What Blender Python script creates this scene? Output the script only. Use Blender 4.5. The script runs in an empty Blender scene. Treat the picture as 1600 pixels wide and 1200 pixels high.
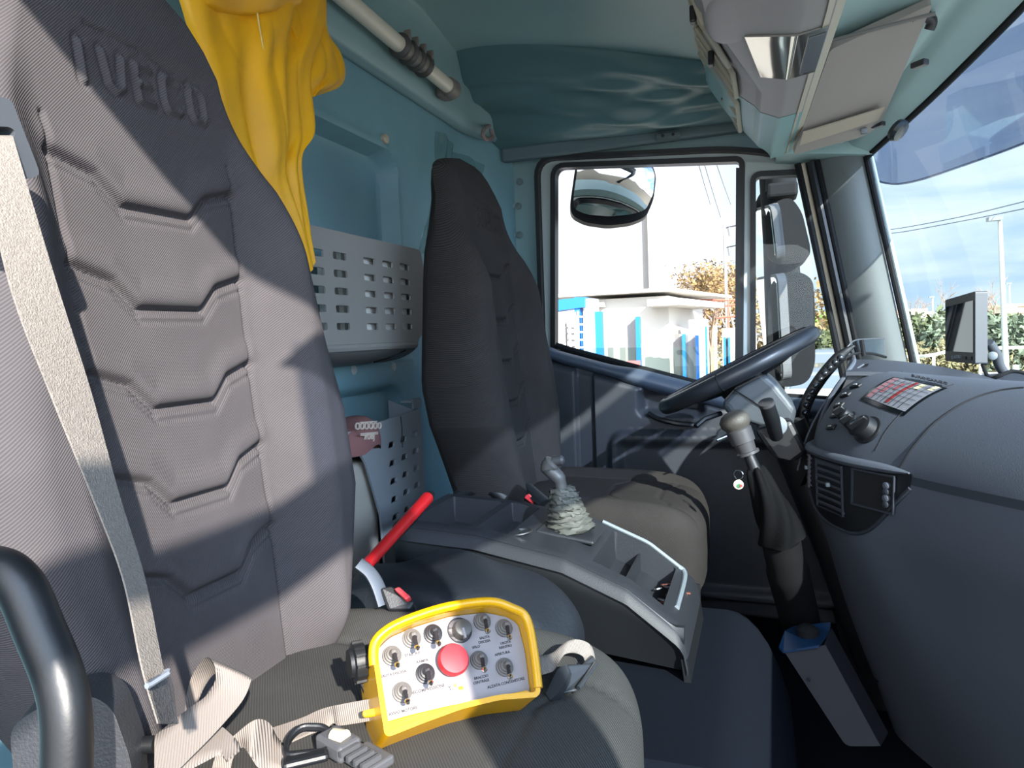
import bpy, bmesh, math, random
import numpy as np
from mathutils import Vector, Matrix
from mathutils.geometry import tessellate_polygon
random.seed(4)
SC = bpy.context.scene
H = 2.2            # height of the eye over the road; all coordinates below are relative to the eye

# ------------------------------------------------------------------ camera
FPX = 1100.0
YAW, PIT, ROL = math.radians(19.5), math.radians(3.8), math.radians(2.3)
f0 = np.array([-math.sin(YAW)*math.cos(PIT), math.cos(YAW)*math.cos(PIT), -math.sin(PIT)])
_r = np.array([math.cos(YAW), math.sin(YAW), 0.0]); _u = np.cross(_r, f0)
RR = math.cos(ROL)*_r - math.sin(ROL)*_u
UU = math.cos(ROL)*_u + math.sin(ROL)*_r
cam_d = bpy.data.cameras.new('camera'); cam = bpy.data.objects.new('camera', cam_d)
SC.collection.objects.link(cam)
cam.matrix_world = Matrix(((RR[0], UU[0], -f0[0], 0), (RR[1], UU[1], -f0[1], 0), (RR[2], UU[2], -f0[2], H), (0, 0, 0, 1)))
cam_d.sensor_fit = 'HORIZONTAL'; cam_d.sensor_width = 36; cam_d.lens = FPX*36/1600
cam_d.clip_start = 0.02; cam_d.clip_end = 1000
SC.camera = cam

# ------------------------------------------------------------------ light
SUN = Vector((0.9, -1.0, 0.72)).normalized()
sd = bpy.data.lights.new('sun', 'SUN'); sd.energy = 12.0; sd.angle = math.radians(0.6); sd.color = (1, 0.93, 0.84)
so = bpy.data.objects.new('sun', sd); SC.collection.objects.link(so)
so.rotation_euler = SUN.to_track_quat('Z', 'Y').to_euler(); so.location = (6, -6, 8)

W = bpy.data.worlds.new('sky'); SC.world = W; W.use_nodes = True
nt = W.node_tree; N = nt.nodes; L = nt.links; N.clear()
def nd(t, **k):
    n = N.new(t)
    for a, b in k.items(): setattr(n, a, b)
    return n
tc = nd('ShaderNodeTexCoord'); sep = nd('ShaderNodeSeparateXYZ'); L.new(tc.outputs['Generated'], sep.inputs[0])
cr = nd('ShaderNodeValToRGB'); L.new(sep.outputs['Z'], cr.inputs[0])
e = cr.color_ramp.elements
e[0].position = 0.0; e[0].color = (0.52, 0.66, 0.80, 1)
e[1].position = 0.75; e[1].color = (0.10, 0.24, 0.55, 1)
x = cr.color_ramp.elements.new(0.2); x.color = (0.34, 0.55, 0.83, 1)
mp = nd('ShaderNodeMapping'); mp.inputs['Scale'].default_value = (1.0, 1.6, 7.0); mp.inputs['Rotation'].default_value = (0.12, 0.1, 0)
L.new(tc.outputs['Generated'], mp.inputs[0])
nz = nd('ShaderNodeTexNoise'); nz.inputs['Scale'].default_value = 1.7; nz.inputs['Detail'].default_value = 7; nz.inputs['Roughness'].default_value = 0.55
nz.inputs['Distortion'].default_value = 0.5
L.new(mp.outputs[0], nz.inputs['Vector'])
cr2 = nd('ShaderNodeValToRGB'); cr2.color_ramp.elements[0].position = 0.36; cr2.color_ramp.elements[1].position = 0.68
L.new(nz.outputs[0], cr2.inputs[0])
# a bank of bright cloud to the left of the truck (towards -X)
dl = nd('ShaderNodeMapRange'); dl.inputs[1].default_value = 0.10; dl.inputs[2].default_value = -0.12
dl.inputs[3].default_value = 0.0; dl.inputs[4].default_value = 1.0
L.new(sep.outputs['X'], dl.inputs[0])
mx0 = nd('ShaderNodeMath', operation='MAXIMUM'); L.new(cr2.outputs[0], mx0.inputs[0]); L.new(dl.outputs[0], mx0.inputs[1])
mm = nd('ShaderNodeMath', operation='MULTIPLY'); mm.inputs[1].default_value = 0.85; L.new(mx0.outputs[0], mm.inputs[0])
mix = nd('ShaderNodeMix', data_type='RGBA'); mix.inputs[7].default_value = (1.0, 1.02, 1.04, 1)
L.new(mm.outputs[0], mix.inputs[0]); L.new(cr.outputs[0], mix.inputs[6])
# added sky glow around the sun, overstrong so that it brightens the cab
gd_ = nd('ShaderNodeVectorMath', operation='DOT_PRODUCT'); gd_.inputs[1].default_value = SUN; L.new(tc.outputs['Generated'], gd_.inputs[0])
gr0 = nd('ShaderNodeMapRange'); gr0.inputs[1].default_value = 0.15; gr0.inputs[2].default_value = 1.0; gr0.inputs[3].default_value = 0.0; gr0.inputs[4].default_value = 1.0
L.new(gd_.outputs['Value'], gr0.inputs[0])
gp2 = nd('ShaderNodeMath', operation='POWER'); gp2.inputs[1].default_value = 1.6; L.new(gr0.outputs[0], gp2.inputs[0])
gm = nd('ShaderNodeMath', operation='MULTIPLY_ADD'); gm.inputs[1].default_value = 7.0; gm.inputs[2].default_value = 1.0; L.new(gp2.outputs[0], gm.inputs[0])
bg = nd('ShaderNodeBackground'); L.new(gm.outputs[0], bg.inputs[1]); L.new(mix.outputs[2], bg.inputs[0])
ow = nd('ShaderNodeOutputWorld'); L.new(bg.outputs[0], ow.inputs[0])

vs = SC.view_settings; vs.view_transform = 'Standard'; vs.look = 'None'; vs.gamma = 1; vs.exposure = 0.45; vs.use_curve_mapping = False

# ------------------------------------------------------------------ helpers
def ray(px, py): return f0 + RR*((px-800)/FPX) + UU*((600-py)/FPX)
def PX(px, py, x): d = ray(px, py); return d*(x/d[0])
def PY(px, py, y): d = ray(px, py); return d*(y/d[1])
def PZ(px, py, z): d = ray(px, py); return d*(z/d[2])
def PD(px, py, zc): return ray(px, py)*zc
def A(*p): return np.array(p, float)
def nrm(v): v = np.asarray(v, float); return v/np.linalg.norm(v)

def s2l(c):
    c = c/255.0
    return c/12.92 if c <= 0.04045 else ((c+0.055)/1.055)**2.4
def hexc(h): return tuple(s2l(int(h[i:i+2], 16)) for i in (0, 2, 4)) + (1,)

MATS = {}
def mat(name, col, rough=0.6, metal=0.0, bump=0.0, bscale=200.0, var=0.0, vscale=6.0, spec=0.5, coat=0.0, sheen=0.0, twill=None, emit=None, alpha=None, trans=0.0, dirt=None):
    m = bpy.data.materials.new(name); m.use_nodes = True; t = m.node_tree; n = t.nodes; l = t.links
    b = n['Principled BSDF']
    c = hexc(col) if isinstance(col, str) else tuple(col)+(1,)
    b.inputs['Base Color'].default_value = c; b.inputs['Roughness'].default_value = rough; b.inputs['Metallic'].default_value = metal
    b.inputs['Specular IOR Level'].default_value = spec; b.inputs['Coat Weight'].default_value = coat
    b.inputs['Sheen Weight'].default_value = sheen; b.inputs['Transmission Weight'].default_value = trans
    if alpha is not None: b.inputs['Alpha'].default_value = alpha
    tc = n.new('ShaderNodeTexCoord'); src = None
    hgt = None
    if var:
        z = n.new('ShaderNodeTexNoise'); z.inputs['Scale'].default_value = vscale; z.inputs['Detail'].default_value = 5
        l.new(tc.outputs['Object'], z.inputs['Vector'])
        r = n.new('ShaderNodeMapRange'); r.inputs[1].default_value = 0.3; r.inputs[2].default_value = 0.7; r.inputs[3].default_value = 1-var; r.inputs[4].default_value = 1+var
        l.new(z.outputs[0], r.inputs[0])
        v = n.new('ShaderNodeVectorMath'); v.operation = 'SCALE'; v.inputs[0].default_value = c[:3]; l.new(r.outputs[0], v.inputs['Scale'])
        l.new(v.outputs[0], b.inputs['Base Color']); src = v.outputs[0]
    if dirt:
        z = n.new('ShaderNodeTexNoise'); z.inputs['Scale'].default_value = dirt[1]; z.inputs['Detail'].default_value = 8; z.inputs['Roughness'].default_value = 0.7
        l.new(tc.outputs['Object'], z.inputs['Vector'])
        r = n.new('ShaderNodeMapRange'); r.inputs[1].default_value = dirt[2]; r.inputs[2].default_value = dirt[2]+0.06; l.new(z.outputs[0], r.inputs[0])
        q = n.new('ShaderNodeMix'); q.data_type = 'RGBA'; q.inputs[7].default_value = hexc(dirt[0])
        if src: l.new(src, q.inputs[6])
        else: q.inputs[6].default_value = c
        l.new(r.outputs[0], q.inputs[0]); l.new(q.outputs[2], b.inputs['Base Color']); src = q.outputs[2]
    if twill:
        # diagonal woven ribs: (dir vector, period, strength, contrast)
        dv, per, st, con = twill
        dp = n.new('ShaderNodeVectorMath'); dp.operation = 'DOT_PRODUCT'; dp.inputs[1].default_value = dv; l.new(tc.outputs['Object'], dp.inputs[0])
        k = n.new('ShaderNodeMath'); k.operation = 'MULTIPLY'; k.inputs[1].default_value = 2*math.pi/per; l.new(dp.outputs['Value'], k.inputs[0])
        zz = n.new('ShaderNodeTexNoise'); zz.inputs['Scale'].default_value = 60; l.new(tc.outputs['Object'], zz.inputs['Vector'])
        ad = n.new('ShaderNodeMath'); ad.operation = 'ADD'; zs = n.new('ShaderNodeMath'); zs.operation = 'MULTIPLY'; zs.inputs[1].default_value = 0.8; l.new(zz.outputs[0], zs.inputs[0]); l.new(k.outputs[0], ad.inputs[0]); l.new(zs.outputs[0], ad.inputs[1])
        sn = n.new('ShaderNodeMath'); sn.operation = 'SINE'; l.new(ad.outputs[0], sn.inputs[0])
        r = n.new('ShaderNodeMapRange'); r.inputs[1].default_value = -1; r.inputs[2].default_value = 1; r.inputs[3].default_value = 1-con; r.inputs[4].default_value = 1+con
        l.new(sn.outputs[0], r.inputs[0])
        v = n.new('ShaderNodeVectorMath'); v.operation = 'SCALE'; l.new(r.outputs[0], v.inputs['Scale'])
        if src: l.new(src, v.inputs[0])
        else: v.inputs[0].default_value = c[:3]
        l.new(v.outputs[0], b.inputs['Base Color']); hgt = sn.outputs[0]
        bp = n.new('ShaderNodeBump'); bp.inputs['Strength'].default_value = st; bp.inputs['Distance'].default_value = 0.0008
        l.new(hgt, bp.inputs['Height']); l.new(bp.outputs[0], b.inputs['Normal'])
    elif bump:
        z = n.new('ShaderNodeTexNoise'); z.inputs['Scale'].default_value = bscale; z.inputs['Detail'].default_value = 3
        l.new(tc.outputs['Object'], z.inputs['Vector'])
        bp = n.new('ShaderNodeBump'); bp.inputs['Strength'].default_value = bump; bp.inputs['Distance'].default_value = 0.002
        l.new(z.outputs[0], bp.inputs['Height']); l.new(bp.outputs[0], b.inputs['Normal'])
    MATS[name] = m
    return m

def glass(name, tint, refl=0.08, rough=0.0):
    m = bpy.data.materials.new(name); m.use_nodes = True; t = m.node_tree; n = t.nodes; l = t.links; n.clear()
    o = n.new('ShaderNodeOutputMaterial'); a = n.new('ShaderNodeBsdfTransparent'); a.inputs[0].default_value = tuple(tint)+(1,)
    g = n.new('ShaderNodeBsdfGlossy'); g.inputs['Roughness'].default_value = rough; g.inputs[0].default_value = (1, 1, 1, 1)
    f = n.new('ShaderNodeLayerWeight'); f.inputs[0].default_value = 0.5
    pw = n.new('ShaderNodeMath'); pw.operation = 'POWER'; pw.inputs[1].default_value = 5.0; l.new(f.outputs['Facing'], pw.inputs[0])
    ma = n.new('ShaderNodeMath'); ma.operation = 'MULTIPLY_ADD'; ma.inputs[1].default_value = 0.9; ma.inputs[2].default_value = refl*0.5; l.new(pw.outputs[0], ma.inputs[0]); ma.inputs[1].default_value = 0.5
    mx = n.new('ShaderNodeMixShader'); l.new(ma.outputs[0], mx.inputs[0]); l.new(a.outputs[0], mx.inputs[1]); l.new(g.outputs[0], mx.inputs[2])
    l.new(mx.outputs[0], o.inputs[0]); MATS[name] = m
    return m

def link(o): SC.collection.objects.link(o); return o
def wloc(par): return np.array(par['_w']) if par is not None else np.zeros(3)

def mk(name, VF, m, par=None, smooth=True, bevel=0, seg=2, sub=0, solid=0, label=None, cat=None, group=None, kind=None, base=None, auto=None):
    """link one mesh object; VF = (verts, faces) in eye-relative coordinates"""
    V, F = VF
    V = np.asarray(V, float)
    if par is not None: org = np.array(par['_w'])
    elif base is not None: org = np.asarray(base, float)
    else: org = A((V[:, 0].min()+V[:, 0].max())/2, (V[:, 1].min()+V[:, 1].max())/2, V[:, 2].min())
    me = bpy.data.meshes.new(name); me.from_pydata([tuple(v-org) for v in V], [], [tuple(int(i) for i in f) for f in F])
    bm = bmesh.new(); bm.from_mesh(me); bmesh.ops.recalc_face_normals(bm, faces=bm.faces); bm.to_mesh(me); bm.free()
    me.update()
    if smooth: me.polygons.foreach_set('use_smooth', [True]*len(me.polygons))
    o = link(bpy.data.objects.new(name, me)); me.materials.append(m)
    if par is not None:
        o.parent = par; 
    else: o.location = org + A(0, 0, H)
    o['_w'] = list(org)
    if bevel:
        b = o.modifiers.new('b', 'BEVEL'); b.width = bevel; b.segments = seg; b.limit_method = 'ANGLE'; b.angle_limit = math.radians(35)
    if solid:
        s = o.modifiers.new('s', 'SOLIDIFY'); s.thickness = solid; s.offset = 0
    if sub:
        s = o.modifiers.new('u', 'SUBSURF'); s.levels = sub; s.render_levels = sub
    if smooth and auto != 0:
        try: me.set_sharp_from_angle(angle=math.radians(auto or 40))
        except Exception: pass
    if label: o['label'] = label
    if cat: o['category'] = cat
    if group: o['group'] = group
    if kind: o['kind'] = kind
    return o

def thing(name, label, cat, base, group=None, kind=None):
    o = link(bpy.data.objects.new(name, None)); base = np.asarray(base, float); o.location = base+A(0, 0, H); o['_w'] = list(base)
    o.empty_display_size = 0.05
    if label: o['label'] = label
    if cat: o['category'] = cat
    if group: o['group'] = group
    if kind: o['kind'] = kind
    return o

def join(*L_):
    V = []; F = []
    for v, f in L_:
        n = len(V); V += [tuple(p) for p in v]; F += [tuple(i+n for i in q) for q in f]
    return V, F
def box(c, s, ax=None):
    c = A(*c); ax = ax or (A(1, 0, 0), A(0, 1, 0), A(0, 0, 1))
    V = [c+ax[0]*s[0]/2*i+ax[1]*s[1]/2*j+ax[2]*s[2]/2*k for k in (-1, 1) for j in (-1, 1) for i in (-1, 1)]
    return V, [(0, 2, 3, 1), (4, 5, 7, 6), (0, 1, 5, 4), (2, 6, 7, 3), (0, 4, 6, 2), (1, 3, 7, 5)]
def prism(P, vec):
    P = [np.asarray(p, float) for p in P]; n = len(P); V = P+[p+np.asarray(vec, float) for p in P]
    tri = tessellate_polygon([[Vector(p) for p in P]])
    F = [tuple(t) for t in tri]+[tuple(i+n for i in t[::-1]) for t in tri]
    F += [(i, (i+1) % n, (i+1) % n+n, i+n) for i in range(n)]
    return V, F
def holed(outer, holes, vec):
    loops = [[np.asarray(p, float) for p in outer]]+[[np.asarray(p, float) for p in h] for h in holes]
    tri = tessellate_polygon([[Vector(p) for p in lp] for lp in loops])
    P = [p for lp in loops for p in lp]; n = len(P); V = P+[p+np.asarray(vec, float) for p in P]
    F = [tuple(t) for t in tri]+[tuple(i+n for i in t[::-1]) for t in tri]
    k = 0
    for lp in loops:
        m_ = len(lp); F += [(k+i, k+(i+1) % m_, k+(i+1) % m_+n, k+i+n) for i in range(m_)]; k += m_
    return V, F
def spl(P, n=8, closed=False):
    P = [np.atleast_1d(np.asarray(p, float)) for p in P]; m_ = len(P); out = []
    for i in range(m_ if closed else m_-1):
        if closed: a, b, c, d = P[i-1], P[i], P[(i+1) % m_], P[(i+2) % m_]
        else: a, b, c, d = P[max(i-1, 0)], P[i], P[i+1], P[min(i+2, m_-1)]
        for k in range(n):
            t = k/n; out.append(0.5*((2*b)+(c-a)*t+(2*a-5*b+4*c-d)*t*t+(3*b-a-3*c+d)*t**3))
    if not closed: out.append(P[-1])
    return out
def tube(P, r, n=14, closed=False, flat=None, up=None):
    """sweep; r scalar or list; flat=(a,b) radius factors on the frame axes"""
    P = [np.asarray(p, float) for p in P]; m_ = len(P); rs = r if hasattr(r, '__len__') else [r]*m_
    V = []; F = []; pu = up
    for i in range(m_):
        if closed: t = P[(i+1) % m_]-P[i-1]
        else: t = P[min(i+1, m_-1)]-P[max(i-1, 0)]
        t = nrm(t)
        if pu is None: pu = A(0, 0, 1) if abs(t[2]) < 0.9 else A(1, 0, 0)
        a = np.cross(t, pu); a = nrm(a); b = np.cross(a, t)
        if up is None: pu = b
        fa, fb = flat or (1, 1)
        for k in range(n):
            q = 2*math.pi*k/n; V.append(P[i]+rs[i]*(a*math.cos(q)*fa+b*math.sin(q)*fb))
    for i in range(m_ if closed else m_-1):
        j = (i+1) % m_
        for k in range(n): F.append((i*n+k, i*n+(k+1) % n, j*n+(k+1) % n, j*n+k))
    if not closed: F += [tuple(range(n))[::-1], tuple((m_-1)*n+k for k in range(n))]
    return V, F
def lathe(o, ax, prof, n=24):
    """prof = [(distance along ax, radius)]"""
    o = np.asarray(o, float); ax = nrm(ax); s = A(0, 0, 1) if abs(ax[2]) < 0.9 else A(1, 0, 0)
    a = nrm(np.cross(ax, s)); b = np.cross(ax, a); V = []; F = []
    for d, r in prof:
        for k in range(n):
            q = 2*math.pi*k/n; V.append(o+ax*d+max(r, 1e-5)*(a*math.cos(q)+b*math.sin(q)))
    for i in range(len(prof)-1):
        for k in range(n): F.append((i*n+k, i*n+(k+1) % n, (i+1)*n+(k+1) % n, (i+1)*n+k))
    F += [tuple(range(n))[::-1], tuple((len(prof)-1)*n+k for k in range(n))]
    return V, F
def grid(fn, nu, nv, u=(0, 1), v=(0, 1), closeu=False):
    V = []; F = []
    for j in range(nv+1):
        for i in range(nu if closeu else nu+1):
            V.append(fn(u[0]+(u[1]-u[0])*i/nu, v[0]+(v[1]-v[0])*j/nv))
    w = nu if closeu else nu+1
    for j in range(nv):
        for i in range(nu): F.append((j*w+i, j*w+(i+1) % w, (j+1)*w+(i+1) % w, (j+1)*w+i))
    return V, F
def patch(C, n=6, m=6):
    """Catmull-Rom surface through a grid of points C[row][col]"""
    rows = [spl(r, n) for r in C]; cols = list(zip(*rows)); S = [spl(c, m) for c in cols]
    nu = len(S); nv = len(S[0])
    V = [S[i][j] for j in range(nv) for i in range(nu)]
    F = [(j*nu+i, j*nu+i+1, (j+1)*nu+i+1, (j+1)*nu+i) for j in range(nv-1) for i in range(nu-1)]
    return V, F
def thick(VF, vec):
    """give an open sheet a back: copy offset by vec and close the rim"""
    V, F = VF; V = [np.asarray(v, float) for v in V]; n = len(V); cnt = {}
    for f in F:
        for i in range(len(f)):
            a, b = f[i], f[(i+1) % len(f)]; k = (min(a, b), max(a, b)); cnt[k] = cnt.get(k, 0)+1
    vec = np.asarray(vec, float)
    V2 = V+[v+vec for v in V]; F2 = list(F)+[tuple(i+n for i in f[::-1]) for f in F]
    F2 += [(a, b, b+n, a+n) for (a, b), c in cnt.items() if c == 1]
    return V2, F2
def rails(Lp, Rp, th=0.0015, n=6):
    a = spl(Lp, n); b = spl(Rp, n); V = []; F = []; k = 4
    for i in range(len(a)):
        for j in range(k+1): V.append(a[i]*(1-j/k)+b[i]*j/k)
    for i in range(len(a)-1):
        for j in range(k): q = i*(k+1)+j; F.append((q, q+1, q+k+2, q+k+1))
    return V, F
def roundpoly(P, r, n=5):
    P = [np.asarray(p, float) for p in P]; out = []
    rr = r if hasattr(r, '__len__') else [r]*len(P)
    for i, p in enumerate(P):
        a = P[i-1]; b = P[(i+1) % len(P)]; da = np.linalg.norm(a-p); db = np.linalg.norm(b-p)
        q = min(rr[i], da*0.49, db*0.49)
        if q < 1e-6: out.append(p); continue
        s = p+(a-p)/da*q; e_ = p+(b-p)/db*q
        for k in range(n+1):
            t = k/n; out.append((1-t)**2*s+2*t*(1-t)*p+t*t*e_)
    return out
def offs(P, d, nvec):
    """offset a closed planar loop outward by d (nvec = plane normal)"""
    P = [np.asarray(p, float) for p in P]; c = sum(P)/len(P); out = []
    for i, p in enumerate(P):
        t = P[(i+1) % len(P)]-P[i-1]; o = nrm(np.cross(nrm(t), nvec))
        if o@(p-c) < 0: o = -o
        out.append(p+o*d)
    return out
def ring(P, d, nvec, vec):
    """flat frame between loop P and the loop offset by d, extruded by vec"""
    Q = offs(P, d, nvec); n = len(P); V = []; F = []
    vec = np.asarray(vec, float)
    for lp in (P, Q): V += [np.asarray(p, float) for p in lp]
    V += [v+vec for v in V]
    for i in range(n):
        j = (i+1) % n
        F += [(i, j, n+j, n+i), (2*n+i, 3*n+i, 3*n+j, 2*n+j), (i, 2*n+i, 2*n+j, j), (n+i, n+j, 3*n+j, 3*n+i)]
    return V, F
_tc = {}
def text(s, org, right, up, size, depth=0.001, bold=0.0):
    cu = bpy.data.curves.new('t', 'FONT'); cu.body = s; cu.size = 1.0; cu.extrude = 0.5; cu.offset = bold; cu.resolution_u = 3
    cu.align_x = 'CENTER'; cu.align_y = 'CENTER'
    ob = bpy.data.objects.new('t', cu); SC.collection.objects.link(ob)
    dg = bpy.context.evaluated_depsgraph_get(); me = ob.evaluated_get(dg).to_mesh()
    right = nrm(right); up = nrm(up); nn = np.cross(right, up); org = np.asarray(org, float)
    V = [org+right*v.co.x*size+up*v.co.y*size+nn*v.co.z*depth for v in me.vertices]
    F = [tuple(p.vertices) for p in me.polygons]
    ob.evaluated_get(dg).to_mesh_clear(); bpy.data.objects.remove(ob); bpy.data.curves.remove(cu)
    return V, F
def pillow(c, ax_, ay, top, R, bottom, n=4.5, nr=36, na=128, U=(1, 0, 0), Vv=(0, 1, 0), k=6):
    """rounded cushion: superellipse plan, top(a,b) height, edge radius R, flat underside"""
    c = np.asarray(c, float); U = np.asarray(U, float); Vv = np.asarray(Vv, float); V = []; F = []
    for i in range(nr+1):
        rho = math.sin(i/nr*math.pi/2)
        for j in range(na):
            q = 2*math.pi*j/na; cs, sn = math.cos(q), math.sin(q)
            s = (abs(cs)**n+abs(sn)**n)**(-1/n); a = rho*cs*s; b = rho*sn*s
            z = top(a, b)-R*(1-math.sqrt(max(0, 1-rho**k)))
            p = c+U*a*ax_+Vv*b*ay; V.append(p+A(0, 0, z))
    for i in range(nr):
        for j in range(na): F.append((i*na+j, (i+1)*na+j, (i+1)*na+(j+1) % na, i*na+(j+1) % na))
    m_ = len(V)
    for zz, sc in ((bottom*0.5, 1.0), (bottom, 0.985)):
        for j in range(na):
            p = V[nr*na+j]; b_ = c+(A(p[0], p[1], 0)-A(c[0], c[1], 0))*sc; V.append(A(c[0]+(p[0]-c[0])*sc, c[1]+(p[1]-c[1])*sc, p[2]+zz))
    for r0_, r1_ in ((nr*na, m_), (m_, m_+na)):
        for j in range(na): F.append((r0_+j, r1_+j, r1_+(j+1) % na, r0_+(j+1) % na))
    F.append(tuple(m_+na+j for j in range(na)))
    return V, F
def lerp(a, b, t): return a+(b-a)*t
def sstep(x, a, b):
    t = np.clip((x-a)/(b-a), 0, 1); return t*t*(3-2*t)
def interp(x, xs, ys): return float(np.interp(x, xs, ys))

# ------------------------------------------------------------------ materials
teal = mat('teal_trim', '839fa2', 0.45, bump=0.12, bscale=260, var=0.05, vscale=3)
teal_wall = mat('teal_wall', '6f96a2', 0.5, bump=0.2, bscale=300, var=0.08, vscale=5, dirt=('46606e', 22, 0.69))
teal_cloth = mat('teal_headliner', '84a2a4', 0.42, bump=0.08, bscale=60, var=0.05)
teal_light = mat('teal_front', 'a3c0c0', 0.55, bump=0.1, bscale=300, var=0.04)
fabric = mat('seat_fabric', '464345', 0.95, sheen=0.0, twill=((0.0, 0.72, -0.69), 0.0018, 0.35, 0.24), var=0.08, vscale=14, spec=0.15)
fabric_c = mat('cushion_fabric', '393938', 0.95, sheen=0.0, twill=((0.75, 0.6, 0.3), 0.0023, 0.4, 0.2), var=0.12, vscale=9, spec=0.15, dirt=('7d745e', 26, 0.73))
fabric_k = mat('driver_fabric_shaded', '343232', 0.95, twill=((0.0, 0.72, -0.69), 0.0021, 0.5, 0.30), var=0.1, vscale=10, spec=0.1)  # same seat fabric, colour darkened to carry the shade on the driver's side
fabric_c_shaded = mat('driver_cushion_shaded', '2c2a29', 0.95, twill=((0.75, 0.6, 0.3), 0.0023, 0.4, 0.2), var=0.12, vscale=9, spec=0.1)  # cushion fabric with that shade put into its colour too
fabric_p = mat('panel_fabric', '5c5a5f', 0.95, sheen=0.25, bump=0.5, bscale=900, var=0.1, vscale=200, spec=0.15)
black = mat('black_plastic', '131518', 0.45, bump=0.12, bscale=500)
black_s = mat('black_satin', '131518', 0.42, bump=0.05, bscale=300)
rubber = mat('black_rubber', '131518', 0.8, spec=0.25)
dash_m = mat('dash_plastic', '4a505a', 0.55, bump=0.35, bscale=700, var=0.05, spec=0.4)
dash_d = mat('dash_dark_plastic', '2c3038', 0.5, bump=0.3, bscale=700)
door_m = mat('door_plastic', '2f3238', 0.5, bump=0.25, bscale=600)
cap_m = mat('sill_plastic', '3c4654', 0.38, bump=0.1, bscale=500)
grey = mat('grey_plastic', '8c9298', 0.5, bump=0.15, bscale=500, var=0.03)
grey_w = mat('warm_grey_plastic', '888683', 0.5, bump=0.12, bscale=500, var=0.03)
pillar_m = mat('pillar_grey', '6f7575', 0.8, spec=0.2, bump=0.12, bscale=400, var=0.04)
paint = mat('pale_frame_paint', 'a9b4b4', 0.35, coat=0.3)
white_p = mat('white_paint', 'c8c6c0', 0.4, coat=0.3)
cream = mat('cream_paint', 'cfc3ae', 0.5)
yellow = mat('yellow_plastic', 'c69200', 0.35, bump=0.05, bscale=200, var=0.05, coat=0.2)
yel_cloth = mat('yellow_oilskin', 'e2a60c', 0.5, bump=0.5, bscale=28, var=0.08, vscale=12)
face_m = mat('faceplate', '878283', 0.6, spec=0.25, var=0.03)
red = mat('red_plastic', 'c81e22', 0.35)
red_b = mat('red_button', 'a51f28', 0.5)
chrome = mat('chrome', 'd8d8d8', 0.12, metal=1)
steel = mat('steel', 'a0a4a8', 0.35, metal=1, bump=0.1, bscale=200)
mirror_m = mat('mirror_glass', 'f4f4f4', 0.02, metal=1)
strap_m = mat('strap_webbing', '7c746e', 0.9, twill=((0.75, 0.55, 0.1), 0.0016, 0.5, 0.10), spec=0.2)
belt_m = mat('seat_belt_webbing', '77716b', 0.8, bump=0.6, bscale=900, var=0.15, vscale=400, spec=0.3)
ivory = mat('ivory_tube', 'cfc8b8', 0.35)
brown_g = mat('taupe_plastic', '736d68', 0.5)
carpet = mat('floor_covering', '10141b', 0.9, spec=0.05, bump=0.6, bscale=900)
visor_m = mat('visor_vinyl', 'a29c96', 0.7, bump=0.15, bscale=700)
ground_m = mat('asphalt', '9a9488', 0.9, bump=0.3, bscale=30, var=0.12, vscale=0.6)
concrete = mat('concrete', '8f8c88', 0.9, bump=0.2, bscale=8, var=0.06, vscale=0.8)
wall_w = mat('white_render', 'bdb9b1', 0.85, bump=0.1, bscale=10)
blue = mat('blue_steel', '1766b0', 0.45)
blue_d = mat('blue_steel_dark', '2a54a0', 0.5)
sheet_g = mat('grey_sheet', '84807a', 0.6)
ink = mat('ink', '2c292b', 0.7)
ink_r = mat('ink_red', 'b8343a', 0.6)
ink_k = mat('ink_black', '26262a', 0.6)
paper = mat('paper', 'd8d8d6', 0.6, var=0.04)
paper_y = mat('yellow_paper', 'd9cf9a', 0.6)
pinkc = mat('pink_cloth', '8a5e5c', 0.85, bump=0.3, bscale=200)
clear = glass('clear_glass', (0.93, 0.97, 0.96), 0.02)
glass_h = glass('half_open_glass', (0.80, 0.88, 0.84), 0.04)
wind = glass('windshield_glass', (0.80, 0.90, 0.95), 0.05)

# ================================================================== THE CAB SHELL
def struct(name, VF, m, par=None, **k):
    if par is None: k['kind'] = 'structure'
    return mk(name, VF, m, par, **k)

XR = -0.85          # rear wall
def rrect(y, z, y0, y1, z0, z1, r):
    cy, cz = (y0+y1)/2, (z0+z1)/2; dx = np.abs(y-cy)-(y1-y0)/2+r; dz = np.abs(z-cz)-(z1-z0)/2+r
    return np.hypot(np.maximum(dx, 0), np.maximum(dz, 0))+np.minimum(np.maximum(dx, dz), 0)-r
def rear_wall():
    ys = np.arange(-0.1, 2.262, 0.0085); zs = np.arange(-0.9, 0.632, 0.0085)
    Y, Z = np.meshgrid(ys, zs)
    X = np.full_like(Y, XR)
    X -= 0.045*sstep(-rrect(Y, Z, 0.2, 1.60, 0.0, 0.47, 0.07), -0.004, 0.022)
    X += 0.006*np.exp(-(rrect(Y, Z, 0.2, 1.60, 0.0, 0.47, 0.07)/0.010)**2)
    X -= 0.028*sstep(-rrect(Y, Z, 0.9, 1.57, -0.42, -0.10, 0.08), -0.004, 0.022)
    X += 0.010*sstep(rrect(Y, Z, -0.5, 1.64, -1.2, -0.045, 0.02), 0.006, -0.006)
    X += 0.10*sstep(Y, 1.95, 2.26)**2
    n, m_ = len(ys), len(zs)
    V = np.stack([X, Y, Z], -1).reshape(-1, 3)
    F = [(j*n+i, j*n+i+1, (j+1)*n+i+1, (j+1)*n+i) for j in range(m_-1) for i in range(n-1)]
    return V, F
struct('wall_rear', rear_wall(), teal_wall)
struct('wall_rear_outer', box((XR-0.10, 1.08, -0.05), (0.06, 2.5, 1.9)), white_p)
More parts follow.
